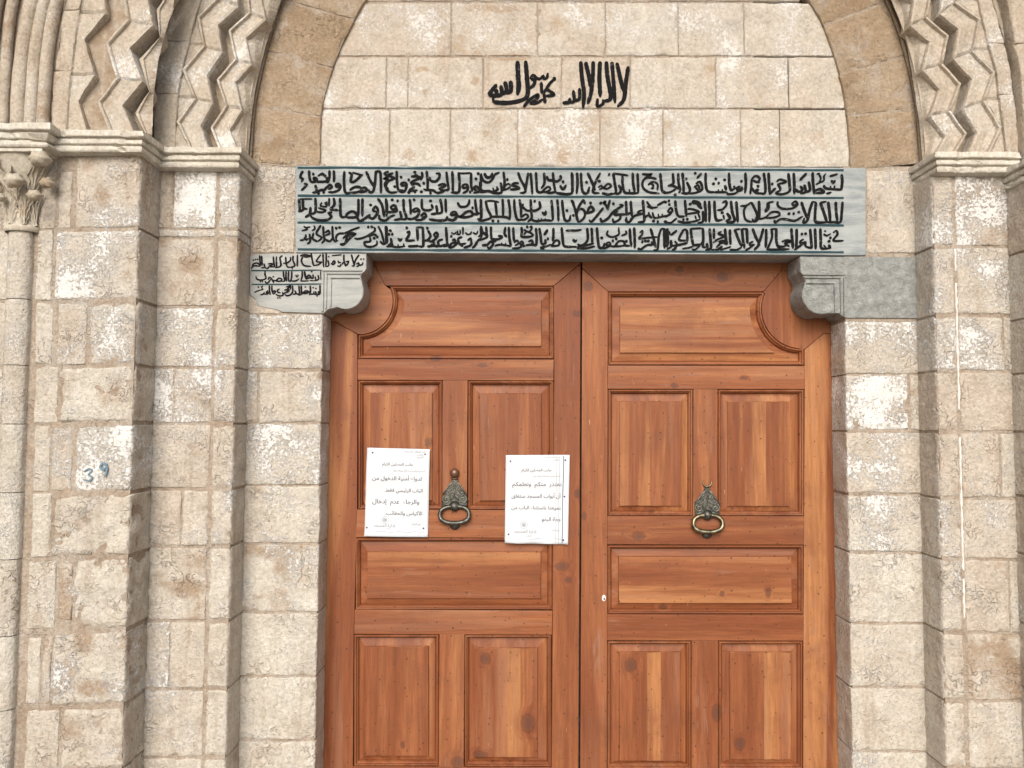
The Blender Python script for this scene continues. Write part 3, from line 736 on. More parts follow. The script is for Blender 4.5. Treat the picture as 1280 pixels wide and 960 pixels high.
# -- right flank
cL = ext(TR([(235, 930), (300, 815), (210, 690), (265, 530), (165, 415), (205, 245), (90, 150), (112, 0), (10, -90)]))
cR = ext(TR([(350, 935), (430, 800), (330, 665), (395, 500), (285, 380), (320, 210), (190, 100), (218, -30), (100, -130)]))
dL = ext(TR([(430, 935), (490, 790), (410, 650), (460, 470), (350, 350), (380, 165), (270, 80), (285, -60), (190, -140)]))
dR = ext(TR([(560, 940), (640, 760), (540, 600), (600, 430), (475, 300), (515, 110), (365, 5), (400, -110), (260, -190)]))
stR = ext(TR([(662, 940), (645, 760), (622, 600), (602, 430), (565, 300), (520, 110), (492, 5), (455, -110), (425, -190)]))
bdR = ext(TR([(203, 930), (195, 815), (182, 690), (160, 530), (142, 415), (110, 245), (86, 150), (45, 0), (5, -90)]))
zig('carved', A1, 'zigzag_rib', cL, cR, YI+0.022, FIL_R, tones(ZT[2:]))
zig('carved', A1, 'zigzag_rib', dL, dR, YI-0.004, FIL_R, tones(ZT))
zig('carved', A1, 'spandrel_facets', dR, stR, YI+0.010, [(0, .002), (.5, .003), (1, 0)], tones(ZT))
zig('carved', A1, 'spandrel_facets', bdR, cL, YI+0.038, [(0, .045), (.5, .014), (.9, .004), (1, .002)], tones([(.2, .4, .1), (.4, .3, .2)]))
srL = [(1120+x/4.8, y/4.8) for x, y in ((664, 930), (648, 760), (624, 600), (605, 430), (568, 300), (523, 110), (495, 5), (460, -100), (360, -330), (230, -600))]
srR = [(1120+x/4.8, y/4.8) for x, y in ((742, 930), (735, 760), (712, 600), (685, 400), (650, 250), (608, 110), (578, 5), (545, -100), (450, -330), (320, -600))]
srE = [(1120+x/4.8, y/4.8) for x, y in ((768, 930), (765, 760), (755, 600), (735, 400), (706, 250), (682, 110), (660, 5), (630, -100), (540, -330), (410, -600))]
strip(A1, 'flat_band', srL, srR, [192, 118, 54, -20, -90, -125], YI, 0.09)
strip(A1, 'edge_fillet', [(x+.7, y) for x, y in srR], srE, [192, 118, 54, -20, -90, -125], YI+0.012, 0.08)
m = M(); m.tone = (.8, .1, .4, .3)
patch(m, oR, srL, 194, -125, YI+0.070, YI+0.050); m.build('hollow_ground', MAT['carved'], A1)

# -- outer order, left flank
A2 = thing('zigzag_arch', 'outer zigzag arch with one broad chevron rib over a brown hollow, upper left', 'arch', (P(130, 186, YO)[0], YO, P(640, 164, YO)[1]))
edL = T3([(118, 830), (128, 635), (150, 470), (168, 245), (203, 80), (216, 0)])
z1 = T3([(255, 840), (192, 640), (297, 475), (232, 248), (368, 85), (358, -20)])
e1 = ext(z1); ed = ext(T3([(118, 840), (128, 640), (146, 475), (172, 248), (203, 85), (222, -20)]))
zig('carved', A2, 'spandrel_facets', ed, e1, YO, [(0, .0), (.05, .004), (.55, .007), (.62, .006), (.64, .0), (.97, -.001), (1, .006), (1, .06)], tones(ZT))
mL = ext(T3([(385, 835), (310, 640), (425, 490), (362, 270), (490, 122), (468, -20)]))
mR = ext(T3([(548, 840), (470, 665), (597, 512), (515, 303), (662, 160), (628, -20)]))
zig('carved', A2, 'zigzag_rib', mL, mR, YO-0.012, FIL_2, [(.4, .3, .1, .2), (.3, .35, .1, .6), (.1, .75, .0, .8), (.4, .3, .2, .1), (.5, .25, .2, .4)])
rL = ext(T3([(612, 840), (545, 712), (637, 580), (572, 375), (705, 235), (680, 60)]))
rR = ext(T3([(642, 840), (646, 712), (652, 580), (680, 375), (712, 235), (765, 60)]))
zig('carved', A2, 'spandrel_facets', rL, rR, YO+0.018, [(0, .06), (0, .003), (.05, 0), (.25, .0), (.3, .006), (1, .016)], tones([(.5, .2, .2), (.7, .2, .3)]))
m = M(); m.tone = (.95, 0, .55, .35)
patch(m, ed, mL[:], 168, -120, YO+0.034, YO+0.052) if False else patch(m, T3([(118, 840), (128, 640), (146, 475), (172, 248), (203, 85), (222, -20), (330, -420), (420, -640)]), T3([(600, 840), (610, 640), (630, 475), (650, 248), (690, 85), (730, -20), (850, -420), (940, -640)]), 170, -120, YO+0.010, YO+0.052)
m.build('hollow_ground', MAT['carved'], A2)
e2a = T3([(655, 840), (660, 650), (672, 480), (692, 380), (738, 200), (792, 0), (920, -420)]); e2b = [(x+7, y) for x, y in olL]
fbL = T3([(15, 840), (35, 480), (75, 240), (105, 0), (215, -420), (300, -640)]); fbR = T3([(112, 840), (140, 470), (192, 110), (212, 0), (325, -420), (415, -640)])
strip(A2, 'flat_band', fbL, fbR, [168, 88, 12, -60, -120], YO, 0.08, tone=.75, white=.35)
# outer order, right flank: only its inner edge shows
wl = [(x+1.5, y) for x, y in srE]; wr = [(x+60, y) for x, y in srE]
strip(A2, 'flat_band', wl, wr, [210, 128, 54, -20, -90, -125], YI-0.03, 0.10, tone=.8, white=.15)

# -- rolls above the column
A3 = thing('roll_moulded_arch', 'arch of smooth upright roll mouldings above the leafy capital in the upper left corner', 'arch', (P(30, 150, YO)[0], YO, P(30, 152, YO)[1]))
rolls = [([(2, 158), (5, 90), (14, 0), (50, -110)], 6.5), ([(20, 158), (23.5, 90), (39, 0), (78, -110)], 9.0), ([(36, 158), (42, 70), (55, 0), (95, -110)], 7.8), ([(51, 158), (57, 70), (69, 0), (108, -110)], 7.4), ([(-20, 158), (-16, 90), (-6, 0), (30, -110)], 8)]
for c, rad in rolls:
    m = M(); m.tone = (random.random()*.6+.2, .3, .35, random.random()); pts, rr = [], []
    for i in range(48):
        y = 157-i*5.6; X, Z = P(interp(c, y), y, YO-.02); pts.append((X, YO-0.012+FR(X, 4, Z, 12, 3)*.0015, Z)); rr.append(rad/FPX*2.25*(1+.05*N3(X, 0, Z, 15)))
    m.tube(pts, rr, 14); m.build('roll_moulding', MAT['carved'], A3, smooth=True)
m = M(); m.tone = (.8, .2, .4, .3)
patch(m, [(-330, 158), (-330, 0), (-300, -110)], fbL, 162, -120, YO+0.004, YO+0.002); m.build('hollow_ground', MAT['carved'], A3)

# ------------------------------------------------------------------ lintel with the three-line inscription
YL = YJ - 0.004
LT = thing('inscribed_lintel', 'long pale marble lintel with three lines of calligraphy between dark teal rules', 'lintel', (P(726, 262, YL)[0], YL, P(726, 316, YL)[1]))
m = M(); c4 = [P(370, 206.8, YL), P(1082, 209.5, YL), P(1082, 318.5, YL), P(370, 316, YL)]
m.tone = (.3, .2, .1, .4)
zsf = (P(450, 316.5, YL)[1]+P(1000, 318.5, YL)[1])/2
c4[2] = (c4[2][0], zsf); c4[3] = (c4[3][0], zsf)
rings = []
n = 60
for Yk in (0.012, YL+0.003, YL):
    ins = 0.002 if Yk == YL else 0
    top = [(lerp(c4[0][0], c4[1][0], i/n), lerp(c4[0][1], c4[1][1], i/n)-ins+N3(i*.3, 0, 5, 1)*.0012) for i in range(n+1)]
    bot = [(lerp(c4[3][0], c4[2][0], i/n), lerp(c4[3][1], c4[2][1], i/n)+ins+N3(i*.3, 0, 9, 1)*.0012) for i in range(n+1)]
    rings.append([(x, Yk, z) for x, z in top] + [(x, Yk, z) for x, z in reversed(bot)])
ids = m.loft(rings, True, False, False)
for i in range(n): a = ids[-1]; m.face(a[i], a[2*n+1-i], a[2*n-i], a[i+1])
m.build('marble_slab', MAT['marble'], LT)
TXT = {'lintel': [
 [("""105,75 85,110 80,140 105,155 90,185/120,205 145,212 125,240 90,275/170,70 172,130 185,185/190,190 240,180 250,155 218,142 225,180/250,185 340,180 355,150 305,105 262,125/300,95 350,135/380,70 380,130 365,185 340,187/425,70 428,130 425,185/235,220 245,285 205,298/250,285 300,270 330,268 345,240/345,252 385,215 405,240 370,262/470,200 448,215 452,235 490,228/470,200 492,225 480,265 430,290 370,292/535,80 530,170 545,295 610,295/590,270 640,240 690,240 720,270 650,295 600,295/690,290 745,285 770,265 738,245 700,265/580,90 610,110 600,180 640,180 720,110/w18:620,90 660,100 720,120/760,80 800,170 842,235/860,75 850,200 830,285 792,288 790,268/862,80 905,75/905,75 912,170 912,300/990,80 950,100 985,130 945,155 990,150/990,165 955,200 960,240 990,255""", "213,105 320,295 265,303"),
  ("""65,365 75,490/105,365 110,455 150,465/60,490 90,485 115,470/w15:60,364 130,362 200,362/185,450 175,520 130,550/235,355 235,490 190,520/w20:235,490 300,500 340,480 265,455/w17:300,400 285,435 320,435/w17:335,395 342,430/w17:352,390 350,440 300,440/w20:378,355 375,435/425,355 430,420 385,470/385,470 470,478/405,500 370,510 400,545 350,580 260,580 200,555 188,530/490,355 492,450 500,540 545,550/545,550 570,510 620,490 660,520 650,550 560,555/680,365 680,460 675,545/722,360 720,450 720,540/662,545 690,590 730,575 800,525/795,525 790,548 830,565 870,520 882,480 858,440 830,480 870,495/880,360 910,400 930,450 945,545/965,360 970,450 970,540/895,530 900,570 950,585 990,570""", "805,425"),
  ("""w18:115,645 150,675 95,690/w18:140,660 180,650/w18:220,640 230,670 200,690/w21:75,790 110,785 132,760 137,730/w21:135,790 165,770/w21:175,725 180,800 150,825/w21:215,715 205,770 230,790 260,800/290,635 245,720 300,760 262,800/315,645 320,740 330,780 300,820/330,780 385,800 405,772/335,710 370,690 380,720 330,742/410,645 415,760 440,800 465,790/690,655 620,680 540,715 480,720 450,750 450,790/490,830 530,830 600,760 650,722 580,730/520,770 560,740 540,820 500,825/650,720 600,715 560,738 620,742/840,655 850,690 760,750 680,775 640,770/850,725 780,750/800,760 800,800 740,810 760,850 820,855 870,830 870,795/885,645 920,720 945,820/960,645 965,740 965,820/905,800 940,830 985,800""", "450,665 485,658 782,652 817,650 842,768 875,755 855,735")],
 [("""75,95 30,118 80,140 95,158/90,152 20,185 5,250 50,295 120,290/115,75 120,200 135,270 180,270/200,190 165,200 165,222 210,222/200,190 218,215 205,270 180,290 140,285/265,130 320,130 360,145 270,180/270,185 265,200 330,205 360,230/w22:300,110 345,130/375,85 380,125 362,165/265,200 290,240 240,275/w22:235,285 330,272/425,75 435,180 430,270 395,260/455,140 470,175 520,180 555,140 555,100 522,100/430,270 500,275 510,295/545,222 590,210 620,222 552,258/560,260 600,280 540,300 510,290/630,85 640,180 650,262 610,270/690,80 695,180 695,290/755,90 765,200 755,290 680,295/w19:755,97 820,97 882,93/885,95 885,220 897,280/830,207 800,222 805,250 848,240/835,207 853,240 840,280 800,300/905,262 932,230 960,250 918,275/985,110 985,200 970,280 910,300""", "160,138 302,85 240,165 95,235 240,295 305,288 395,200 370,288 875,290 935,155 958,100 465,300"),
  ("""5,365 15,430 15,500/50,450 85,425 110,450 75,472 50,450/110,450 112,490 20,500/10,575 60,540 95,530/150,490 160,560 90,580/185,365 190,470 215,560 160,575/250,365 258,440 260,520/w22:320,455 285,475 295,495 345,480/w26:320,455 347,485 330,540 270,570 215,562/375,365 380,460 430,480 480,470/365,540 400,510 420,542 375,560/w24:420,545 380,575 310,580/475,420 490,460/525,430 530,505 470,520/565,365 580,440 580,500 530,515/620,365 622,440 625,500/w26:640,545 620,580 540,585 450,572/640,572 700,580 740,540/715,490 680,510 685,530 735,522/720,492 738,530 720,570 680,590/740,540 780,547/770,552 830,500 880,490 900,530 840,550 770,552/900,520 960,520/745,400 770,440 830,440 860,410 867,370/925,365 935,450 945,500 970,512/985,365 985,470 985,560 950,570""", "68,372 125,382 295,372 465,382 900,455"),
  ("""10,645 12,740 15,820/55,770 60,820 20,852/w20:10,855 60,850 120,860 200,850/w15:75,825 75,855/w15:130,832 130,858/w15:187,822 190,855/w20:130,770 150,795 172,770/220,710 245,700 240,740 215,790 300,790/325,655 330,720 332,790/w18:325,655 385,655/385,655 390,790 385,850 340,852/235,852 300,850 340,847/440,690 465,745 430,790 395,790/500,725 530,710 535,750 480,800 440,790/w20:500,725 510,750 535,752/435,855 500,845 542,855/w16:470,828 495,845/590,780 545,800 560,850 620,830/625,655 635,800 640,840 600,857/690,790 712,780 722,810 685,820 660,862 700,855 760,800/w17:680,710 710,725 732,702/w17:745,690 745,725/w17:770,685 770,725 732,727/w19:800,655 800,730/w17:825,710 850,730 880,720 890,700/w17:905,710 940,725 955,692/790,755 750,775 770,830 830,820/770,830 800,852/850,790 880,770 887,800/887,800 880,840 810,867/985,770 945,800/950,800 920,850 897,867/985,660 990,760""", "48,690 70,725 35,728 150,785 220,660 432,665 500,818 680,748")],
 [("""w30:60,100 90,140 130,130 145,95/w24:215,90 170,110 150,150 110,190 60,180 35,140 30,100/15,190 30,270 90,285/5,282 40,290 100,280 150,290 210,258/w20:150,250 162,282/w20:190,235 202,275/230,195 240,260 230,300 140,302/260,85 270,180 265,270/w20:270,230 310,205 332,230 300,257 250,275/330,265 380,262 430,255/415,200 370,200 350,222 400,235 430,250/410,90 440,170 475,230 492,290/515,95 497,200 480,290 432,300/540,95 550,200 557,310/595,90 600,180 612,285 680,290/680,95 682,200 650,252/w21:660,282 720,235 745,260 700,290 660,285/710,130 722,165 780,172/845,120 852,150 812,182 780,172/770,90 780,200 795,285/700,290 740,300 795,290/w26:845,225 875,262 907,220/965,90 970,200 970,290 930,312 820,302 795,285""", "300,162 875,185"),
  ("""25,370 30,470 30,552 0,570/75,385 95,470 130,550 60,582 0,587/w19:75,385 140,382 212,396/175,400 185,480 190,540/250,365 255,460 255,540/310,370 325,470 325,570/w24:130,547 180,545 250,547 300,555 325,575/370,370 375,470 400,570 450,577/425,370 440,460 440,550/w21:440,552 490,520 517,545 470,577 430,572/w22:465,415 455,440 500,480 545,482/630,390 637,450 590,482 545,482/540,370 545,480 550,560 510,597/w23:550,577 600,592 680,582 762,587/w15:620,565 622,590/w15:650,562 652,588/w15:692,565 692,585/w26:660,500 690,525 697,485/755,375 765,480 770,582/815,370 825,470 827,590/865,375 875,480 895,580 940,582 952,530/960,375 990,412/975,525 990,542""", "582,385 915,482 150,588 205,592"),
  ("""25,645 40,720 0,752/80,650 85,720 85,760 0,792/50,708 85,742/130,650 130,720 135,782/205,745 250,747/250,757 200,780 140,777/280,655 270,720 292,755/40,842 90,835 130,800 152,830 110,877 95,852/130,802 180,800/w21:170,847 220,835 290,842 332,852/w15:240,815 242,840/w15:280,818 282,842/315,655 320,760 337,852/360,660 365,760 370,802/w22:370,812 400,790 417,820 380,842/w22:420,822 450,800 462,830 420,867 350,872/430,832 480,850/445,655 450,700 450,752 545,752/w20:470,680 520,702 560,662/w20:560,722 500,700 470,732/540,752 572,732/w24:520,802 550,790 562,820 530,832/490,842 550,835 602,842/595,665 602,750 600,842/630,665 645,760 652,832/w30:715,682 680,735/690,782 692,820 652,832/w22:640,862 700,852 752,832/w20:640,872 682,877/775,665 775,740 770,802/w22:760,842 800,790 832,800 830,840 750,852/860,660 870,760 882,842 930,857 990,855/w22:905,690 950,687 990,685""", "505,652 545,652 718,775 985,790")],
 [("""10,100 12,200 10,300/60,95 65,200 55,305/100,95 105,200 120,290 165,302 187,240/170,95 215,190 247,270/300,95 250,190 225,290 290,302/w22:280,242 310,225 322,250 290,262/w22:330,252 380,205 412,230 370,257 330,252/320,302 380,315 432,305/435,100 450,200 462,290 430,312/w21:435,98 510,108 587,120/490,220 512,260 500,300 460,312/530,110 530,200 550,290 600,302 690,302/w17:600,265 605,295/635,95 640,200 657,290/685,100 690,200 692,300/w23:735,105 800,110 832,105 755,147/w23:880,155 800,140 745,170 740,240 800,290 910,305/w21:795,217 840,185 892,210 890,272/w21:820,200 850,225 832,257 852,250/920,100 930,200 942,280 992,300""", "158,190 290,178 392,110"),
  ("""10,380 40,470 60,560 72,600/125,370 80,440 50,532/w24:60,480 110,465 142,500 130,560 80,602/w26:125,370 142,412/w26:165,490 200,440 232,480 180,505 130,502/330,455 270,530 212,595 185,582/w24:330,395 360,430 380,472/w24:400,375 382,440 380,472/300,562 320,595 380,562 440,490 532,430 500,422/480,490 450,505 455,528 505,520/w24:430,567 440,602 500,572 512,520/500,522 562,522/565,385 570,460 572,532/615,385 620,460 627,542/580,522 622,500/w22:730,480 695,492 695,512 742,512/745,512 650,540 602,600 570,590 570,552/740,375 750,500 752,590 690,602/w20:780,390 830,450 892,447/w26:970,385 890,427/w18:785,440 842,462/w22:750,557 800,530 832,560/w18:800,500 812,552/w21:840,502 860,557 930,547 992,532/w15:900,518 902,548/w15:940,518 942,545/960,592 992,607""", "200,405 305,405 340,402 435,412 850,590 895,598 350,392"),
  ("""w22:0,690 50,688 105,680/w24:20,790 38,802 57,788/165,665 170,780 130,832 70,852/w19:0,857 60,857/210,665 215,740 217,822/w22:65,832 120,847 232,822/w22:60,872 150,872 242,852/265,660 275,780 290,862 330,862 342,822/w21:380,690 370,730 420,757 490,730 492,690 490,660/w21:520,742 570,720 562,690/w22:390,808 362,825 370,845 402,835/w22:395,808 405,840 345,872 320,862/w22:450,852 490,800 540,800 547,840 480,852 400,852/545,842 602,847/605,670 610,760 622,852/650,660 655,760 657,870/w21:710,710 735,690 732,730 700,772 800,762 892,755/690,872 720,882 780,842 852,832/w18:830,802 840,830/820,670 850,770 872,862/w23:930,672 905,750 892,880 850,890/w20:930,672 962,667/960,667 962,770 967,870/990,670 990,860""", "315,765 430,795 465,775 568,800 735,805 765,797 795,797")],
 [("""w23:40,225 90,225 130,245 172,262/w22:0,302 60,292 120,262/90,100 95,200 60,217/145,100 150,200 167,270 152,300/190,95 200,200 202,300/235,190 267,260 250,302 180,302/w24:330,202 370,185 392,230 390,270 330,297 260,307/w21:310,240 350,220 372,272/w21:325,240 352,277/w26:385,100 340,147/430,95 430,200 450,280 522,292/w22:520,292 580,292 642,292/w16:560,265 562,290/w16:602,262 602,290/630,222 642,272/670,95 675,200 692,270 732,252/w22:780,252 740,302 660,312 650,292/w23:785,232 755,245 755,268 805,265/w23:790,232 808,262 770,285/840,95 845,200 837,300/w22:905,160 940,125 985,132/w22:920,172 950,185 987,192/w22:905,160 900,240 890,312/w22:900,242 940,292 992,307/720,230 732,255""", "115,318 230,155 322,97 510,205 565,198 535,155 625,165 800,180 970,230 955,272"),
  ("""10,547 60,520 82,490/w22:35,492 70,455 87,490 40,502/115,380 125,480 150,540 212,542/w22:130,562 60,612 5,592/215,375 225,480 232,542/w22:245,465 300,470 362,497 270,512 230,522/w42:292,392 350,405 372,450/w26:350,430 392,462/w24:140,592 220,607 320,592 372,572/w16:320,535 332,572/w18:350,510 372,562/400,490 402,590 350,612/420,385 430,500 432,600/465,385 470,500 467,600/520,385 525,500 542,580 602,577/w24:605,400 637,385 645,420 602,470 550,477/w18:612,530 622,572/650,510 682,562 640,592/690,385 705,500 727,590 650,607/745,390 755,500 762,600/w21:790,435 850,430 902,397/w21:850,435 825,482 840,572 902,602/w24:905,400 930,450 962,530 940,582/w26:985,400 977,540 950,592 920,590 915,570""", "15,395 50,382 55,420 270,415 200,575 240,572 600,505"),
  ("""5,670 5,770 5,870/35,670 38,760 40,842/w26:130,690 70,737/w20:55,700 60,730/70,790 72,852 30,882/130,832 110,880 82,887/w20:110,800 132,832 70,852/w24:200,680 155,782 232,792/w24:200,680 235,690 242,802/130,842 180,832 240,817/275,670 285,760 302,842/w20:275,672 330,668 387,665/w20:190,877 250,867 302,852/w20:290,882 320,887 372,842/w18:385,810 390,835/300,842 382,832/400,665 405,760 402,852 432,862/440,822 452,872/470,670 480,780 482,870 430,887/515,670 515,720 515,772/w22:590,700 560,722 620,747 550,782 510,812/w22:540,862 600,812 652,832/w22:640,792 570,802 602,822/550,890 602,852/630,670 640,780 652,832/680,680 682,760 687,832/w20:490,887 560,887/w20:580,887 640,872 690,857/730,680 770,782 802,852/w19:730,680 787,672/w21:680,887 750,887 802,862/805,670 815,780 832,870/855,670 858,740 862,822/w19:805,672 862,672/w23:920,803 888,818 892,842 932,832/w23:932,832 880,872 840,892/915,670 950,762 987,822/990,832 932,887""", "")],
 [("""w22:0,130 30,150 10,192/70,95 85,200 82,300 20,302/120,95 125,200 132,310/130,312 192,252/w22:205,182 240,160 302,187 220,207/w22:215,207 242,265 190,302/325,100 335,200 337,280 270,312 200,312/380,95 385,200 387,310/w28:510,100 445,167/395,262 430,287 470,270 450,232/490,217 502,290 450,302/535,185 547,270 500,292/575,90 580,200 592,310/590,282 650,260 692,292 610,302/w19:640,105 660,150 640,200/w19:610,212 690,172 692,130 712,100/w19:620,105 650,97/690,222 712,252 800,262 872,267/w16:760,230 762,260/w16:802,225 802,260/875,110 882,180 872,270/w26:755,127 832,105/w28:770,172 790,195 807,170/w24:720,307 767,295""", "158,208 12,232 5,270"),
  ("""20,385 25,500 20,572/w34:112,402 115,450 85,495/w19:110,402 172,390/w22:25,572 90,552 150,500 220,500 232,530 180,552 100,562/w22:215,390 215,430 260,462 350,462 412,440/w22:400,382 368,405 375,428 415,420/w22:400,382 418,415 408,442/w24:180,582 190,607 240,572 300,572 390,587 472,542/460,395 480,460 520,562/575,390 545,480 525,572 500,607 480,602 490,562/610,400 602,500 602,590 640,607 720,602/655,400 690,500 722,597/w19:655,400 717,390/735,395 750,500 757,592/815,395 820,500 832,592/885,395 877,500 862,600 800,602 720,602/w19:575,390 612,400""", "330,515 380,515 432,498"),
  ("""65,670 40,762 5,862/95,675 95,770 90,862/w22:150,670 155,762 112,872 120,884 230,884 332,880/w18:140,675 200,670/200,670 200,782 220,852 292,852/w24:260,802 310,790 352,802 290,822 332,852/355,670 365,782 372,872/410,675 410,780 405,870/390,887 440,852 502,802/w26:480,780 450,800 455,820 502,815/w22:505,805 505,852 570,872/550,675 560,782 567,872/600,670 605,780 607,880/655,670 660,782 667,870 752,872/w20:690,725 720,742 762,722/w18:700,690 712,700/742,837 762,872/w22:790,710 820,690 832,730 790,792 892,795/w15:690,840 715,868""", "465,725 503,722 745,800 760,765")]],
'corbel': [
 [(310, """275,95 280,200 285,290/235,85 240,180 245,290 200,297/105,255 150,240 200,240 225,275/100,302 150,290 210,300/105,255 95,300 68,348/320,250 335,322 265,332/405,257 460,245 502,262 425,300 540,312/340,332 400,342 425,302/510,110 515,200 537,317/570,110 570,200 575,322/690,90 640,130 652,200 660,280 620,317 545,327/710,242 762,237/755,120 765,240 790,312 842,322/850,120 852,180 790,232 760,240/905,95 900,180 937,292 842,322/990,75 990,180 985,302/w24:880,322 885,358/w40:1050,95 1130,75 1220,88 1262,92/w26:1060,92 1150,117 1252,107/1100,112 1070,170 1085,240 1140,292 1262,302""", "110,180 155,168 195,165"),
  (380, """145,45 165,170 190,287/190,287 280,272 362,217/335,70 250,202 362,217/380,50 385,170 395,322/445,45 445,180 435,312/480,180 497,282 440,312/560,252 600,190 622,232 580,272 540,242/w24:560,90 650,80 752,72/670,292 720,302 742,262/680,190 702,232 742,222/800,70 800,180 832,302/760,262 800,222 850,282 902,202/840,212 902,197/950,70 975,170 1002,292 960,292/1100,75 1030,180 1000,292/1050,262 1090,232 1102,282 1050,312/1100,282 1160,272 1182,222""", "495,110 1140,158 1195,158")],
 [(310, """345,400 340,470 362,520 340,560 240,577 175,552 160,500/345,602 370,642 420,612 452,562/400,572 430,520 470,550 512,622/510,632 520,582 562,592/560,592 620,540 682,562 640,602 545,592/690,597 620,602/710,405 715,500 737,592 690,602/765,405 760,500 772,602/815,405 810,520 815,590 852,602/875,405 875,500 857,602/880,597 960,592 1022,552/1085,405 1085,500 1060,592/1135,405 1150,490 1162,552/1160,552 1210,480 1262,512 1200,542/w24:1050,597 1130,597 1222,592""", "250,607 290,605 508,512 962,488 1000,482 980,510"),
  (380, """10,410 20,480 42,562/60,512 110,480 132,520 80,542 40,562/130,532 180,542 182,462/w24:0,597 80,592/w24:120,587 210,592/225,510 237,572/280,480 292,562 200,592/w18:335,390 335,480 335,572""", "155,410")],
 [(310, """w24:130,822 200,792 312,762/w24:300,700 270,720 302,762/250,872 300,862 332,822/330,862 370,852 367,802/370,862 400,852 392,782/430,690 430,780 445,872/480,690 480,780 512,862/510,862 552,812 530,790 500,812/630,757 590,780 602,820 652,832/560,862 620,892 702,882 690,822/765,715 852,692 780,762/730,782 800,762 822,792 700,852/850,682 852,762/780,772 802,832/890,690 897,800 850,872 780,892 740,862/940,790 962,842 900,862/1020,690 1025,780 1032,852 960,852/1065,690 1070,780 1077,862/w26:1010,882 1080,852 1150,790 1212,802 1180,842 1090,847/1245,690 1252,790 1230,872""", "210,718 600,935 640,935 1148,715"),
  (380, """125,690 132,790 110,872/w26:5,842 60,790 92,812 40,832/130,862 190,852 202,802/200,862 240,852 232,802/230,872 290,852/320,680 322,780 320,852 280,872/290,800 292,850""", "185,730 240,745 265,895")]],
'shahada': """w36:300,78 305,200 310,270 300,340/w34:365,75 375,200 382,330 350,378 240,405 120,400 105,372/70,342 100,300 132,262/70,342 125,348 132,300/125,348 172,337 168,270/w32:200,240 212,310 170,340/w32:245,235 247,310 212,332/w24:405,215 422,185 447,205 428,222 405,212/w26:440,210 432,260 392,295/w22:445,207 480,215 505,190 512,215 535,205 542,170/w26:350,437 400,380 462,342 450,380 402,410/w22:400,412 450,410 502,378/w24:490,245 492,290 495,332/w24:520,405 512,330/w22:512,322 560,250 602,212/w24:530,295 592,342 530,352/w34:588,208 602,222/w30:805,80 815,200 832,330 825,445/w30:845,85 870,190 887,285/w30:905,80 902,200 887,330 862,412/w28:665,407 712,402 718,372/w26:710,402 752,392 747,310/w26:752,392 795,372 795,292/w32:960,80 955,200 962,355/w32:1010,80 1020,200 1042,320 1040,380 1002,392 990,400/w24:940,375 940,435 985,412 982,382/w30:1055,85 1065,200 1080,405/w30:1095,90 1120,200 1147,312/w32:1185,120 1165,260 1150,380 1102,435"""}
def parse(s, x0, y0, sc, wdef):
    out = []
    for st in s.replace('\n', '/').split('/'):
        st = st.strip()
        if not st: continue
        w = wdef
        if st[0] == 'w': k, st = st.split(':'); w = float(k[1:])
        pts = [tuple(float(v) for v in q.split(',')) for q in st.split()]
        if len(pts) > 1 or True:
            out.append(([(x0+x/sc, y0+y/sc) for x, y in pts], w/sc))
    return out
def parse_dots(s, x0, y0, sc, w):
    return [([(x0+float(q.split(',')[0])/sc, y0+float(q.split(',')[1])/sc)], w/sc) for q in s.split()]
for line in range(3):
    m = M(); allp = []
    for tile in range(6):
        x0 = 366+116*tile
        st, dots = TXT['lintel'][tile][line]
        allp += parse(st, x0, 205, 8.275, 21 if (tile, line) == (0, 2) else 26) + parse_dots(dots, x0, 205, 8.275, 29)
    strokes_mesh(m, allp, YL, .0025)
    o = m.build('inscription_line', MAT['ink'], LT, fix=True); o['label'] = ['top', 'middle', 'bottom'][line] + ' line of black calligraphy'
for k, (ya, yb) in enumerate(((209.6, 212.9), (244.5, 247.6), (278.2, 281.7), (311.7, 315.4))):
    m = M(); pts = []; random.seed(k)
    n = 70
    up, dn = [], []
    for i in range(n+1):
        x = 372+(1054.5-372)*i/n; y = ya+(yb-ya)*i/n+N3(i*.25, k, 0, 1)*.5; hw = 1.35+N3(i*.4, k, 4, 1)*.6
        a, b = P(x, y-hw, YL), P(x, y+hw, YL); up.append(a); dn.append(b)
    fr = [[m.vert(a[0], YL-.0012, a[1]), m.vert(b[0], YL-.0012, b[1])] for a, b in zip(up, dn)]
    bk = [[m.vert(a[0], YL+.001, a[1]), m.vert(b[0], YL+.001, b[1])] for a, b in zip(up, dn)]
    for i in range(n):
        m.face(fr[i][0], fr[i][1], fr[i+1][1], fr[i+1][0]); m.face(fr[i][0], fr[i+1][0], bk[i+1][0], bk[i][0]); m.face(fr[i][1], bk[i][1], bk[i+1][1], fr[i+1][1])
    m.build('painted_rule', MAT['teal'], LT)
m = M(); strokes_mesh(m, parse(TXT['shahada'], 600, 65, 6.4, 31), YT-0.0015, 0.0015)
m.build('painted_inscription', MAT['ink'], TY)

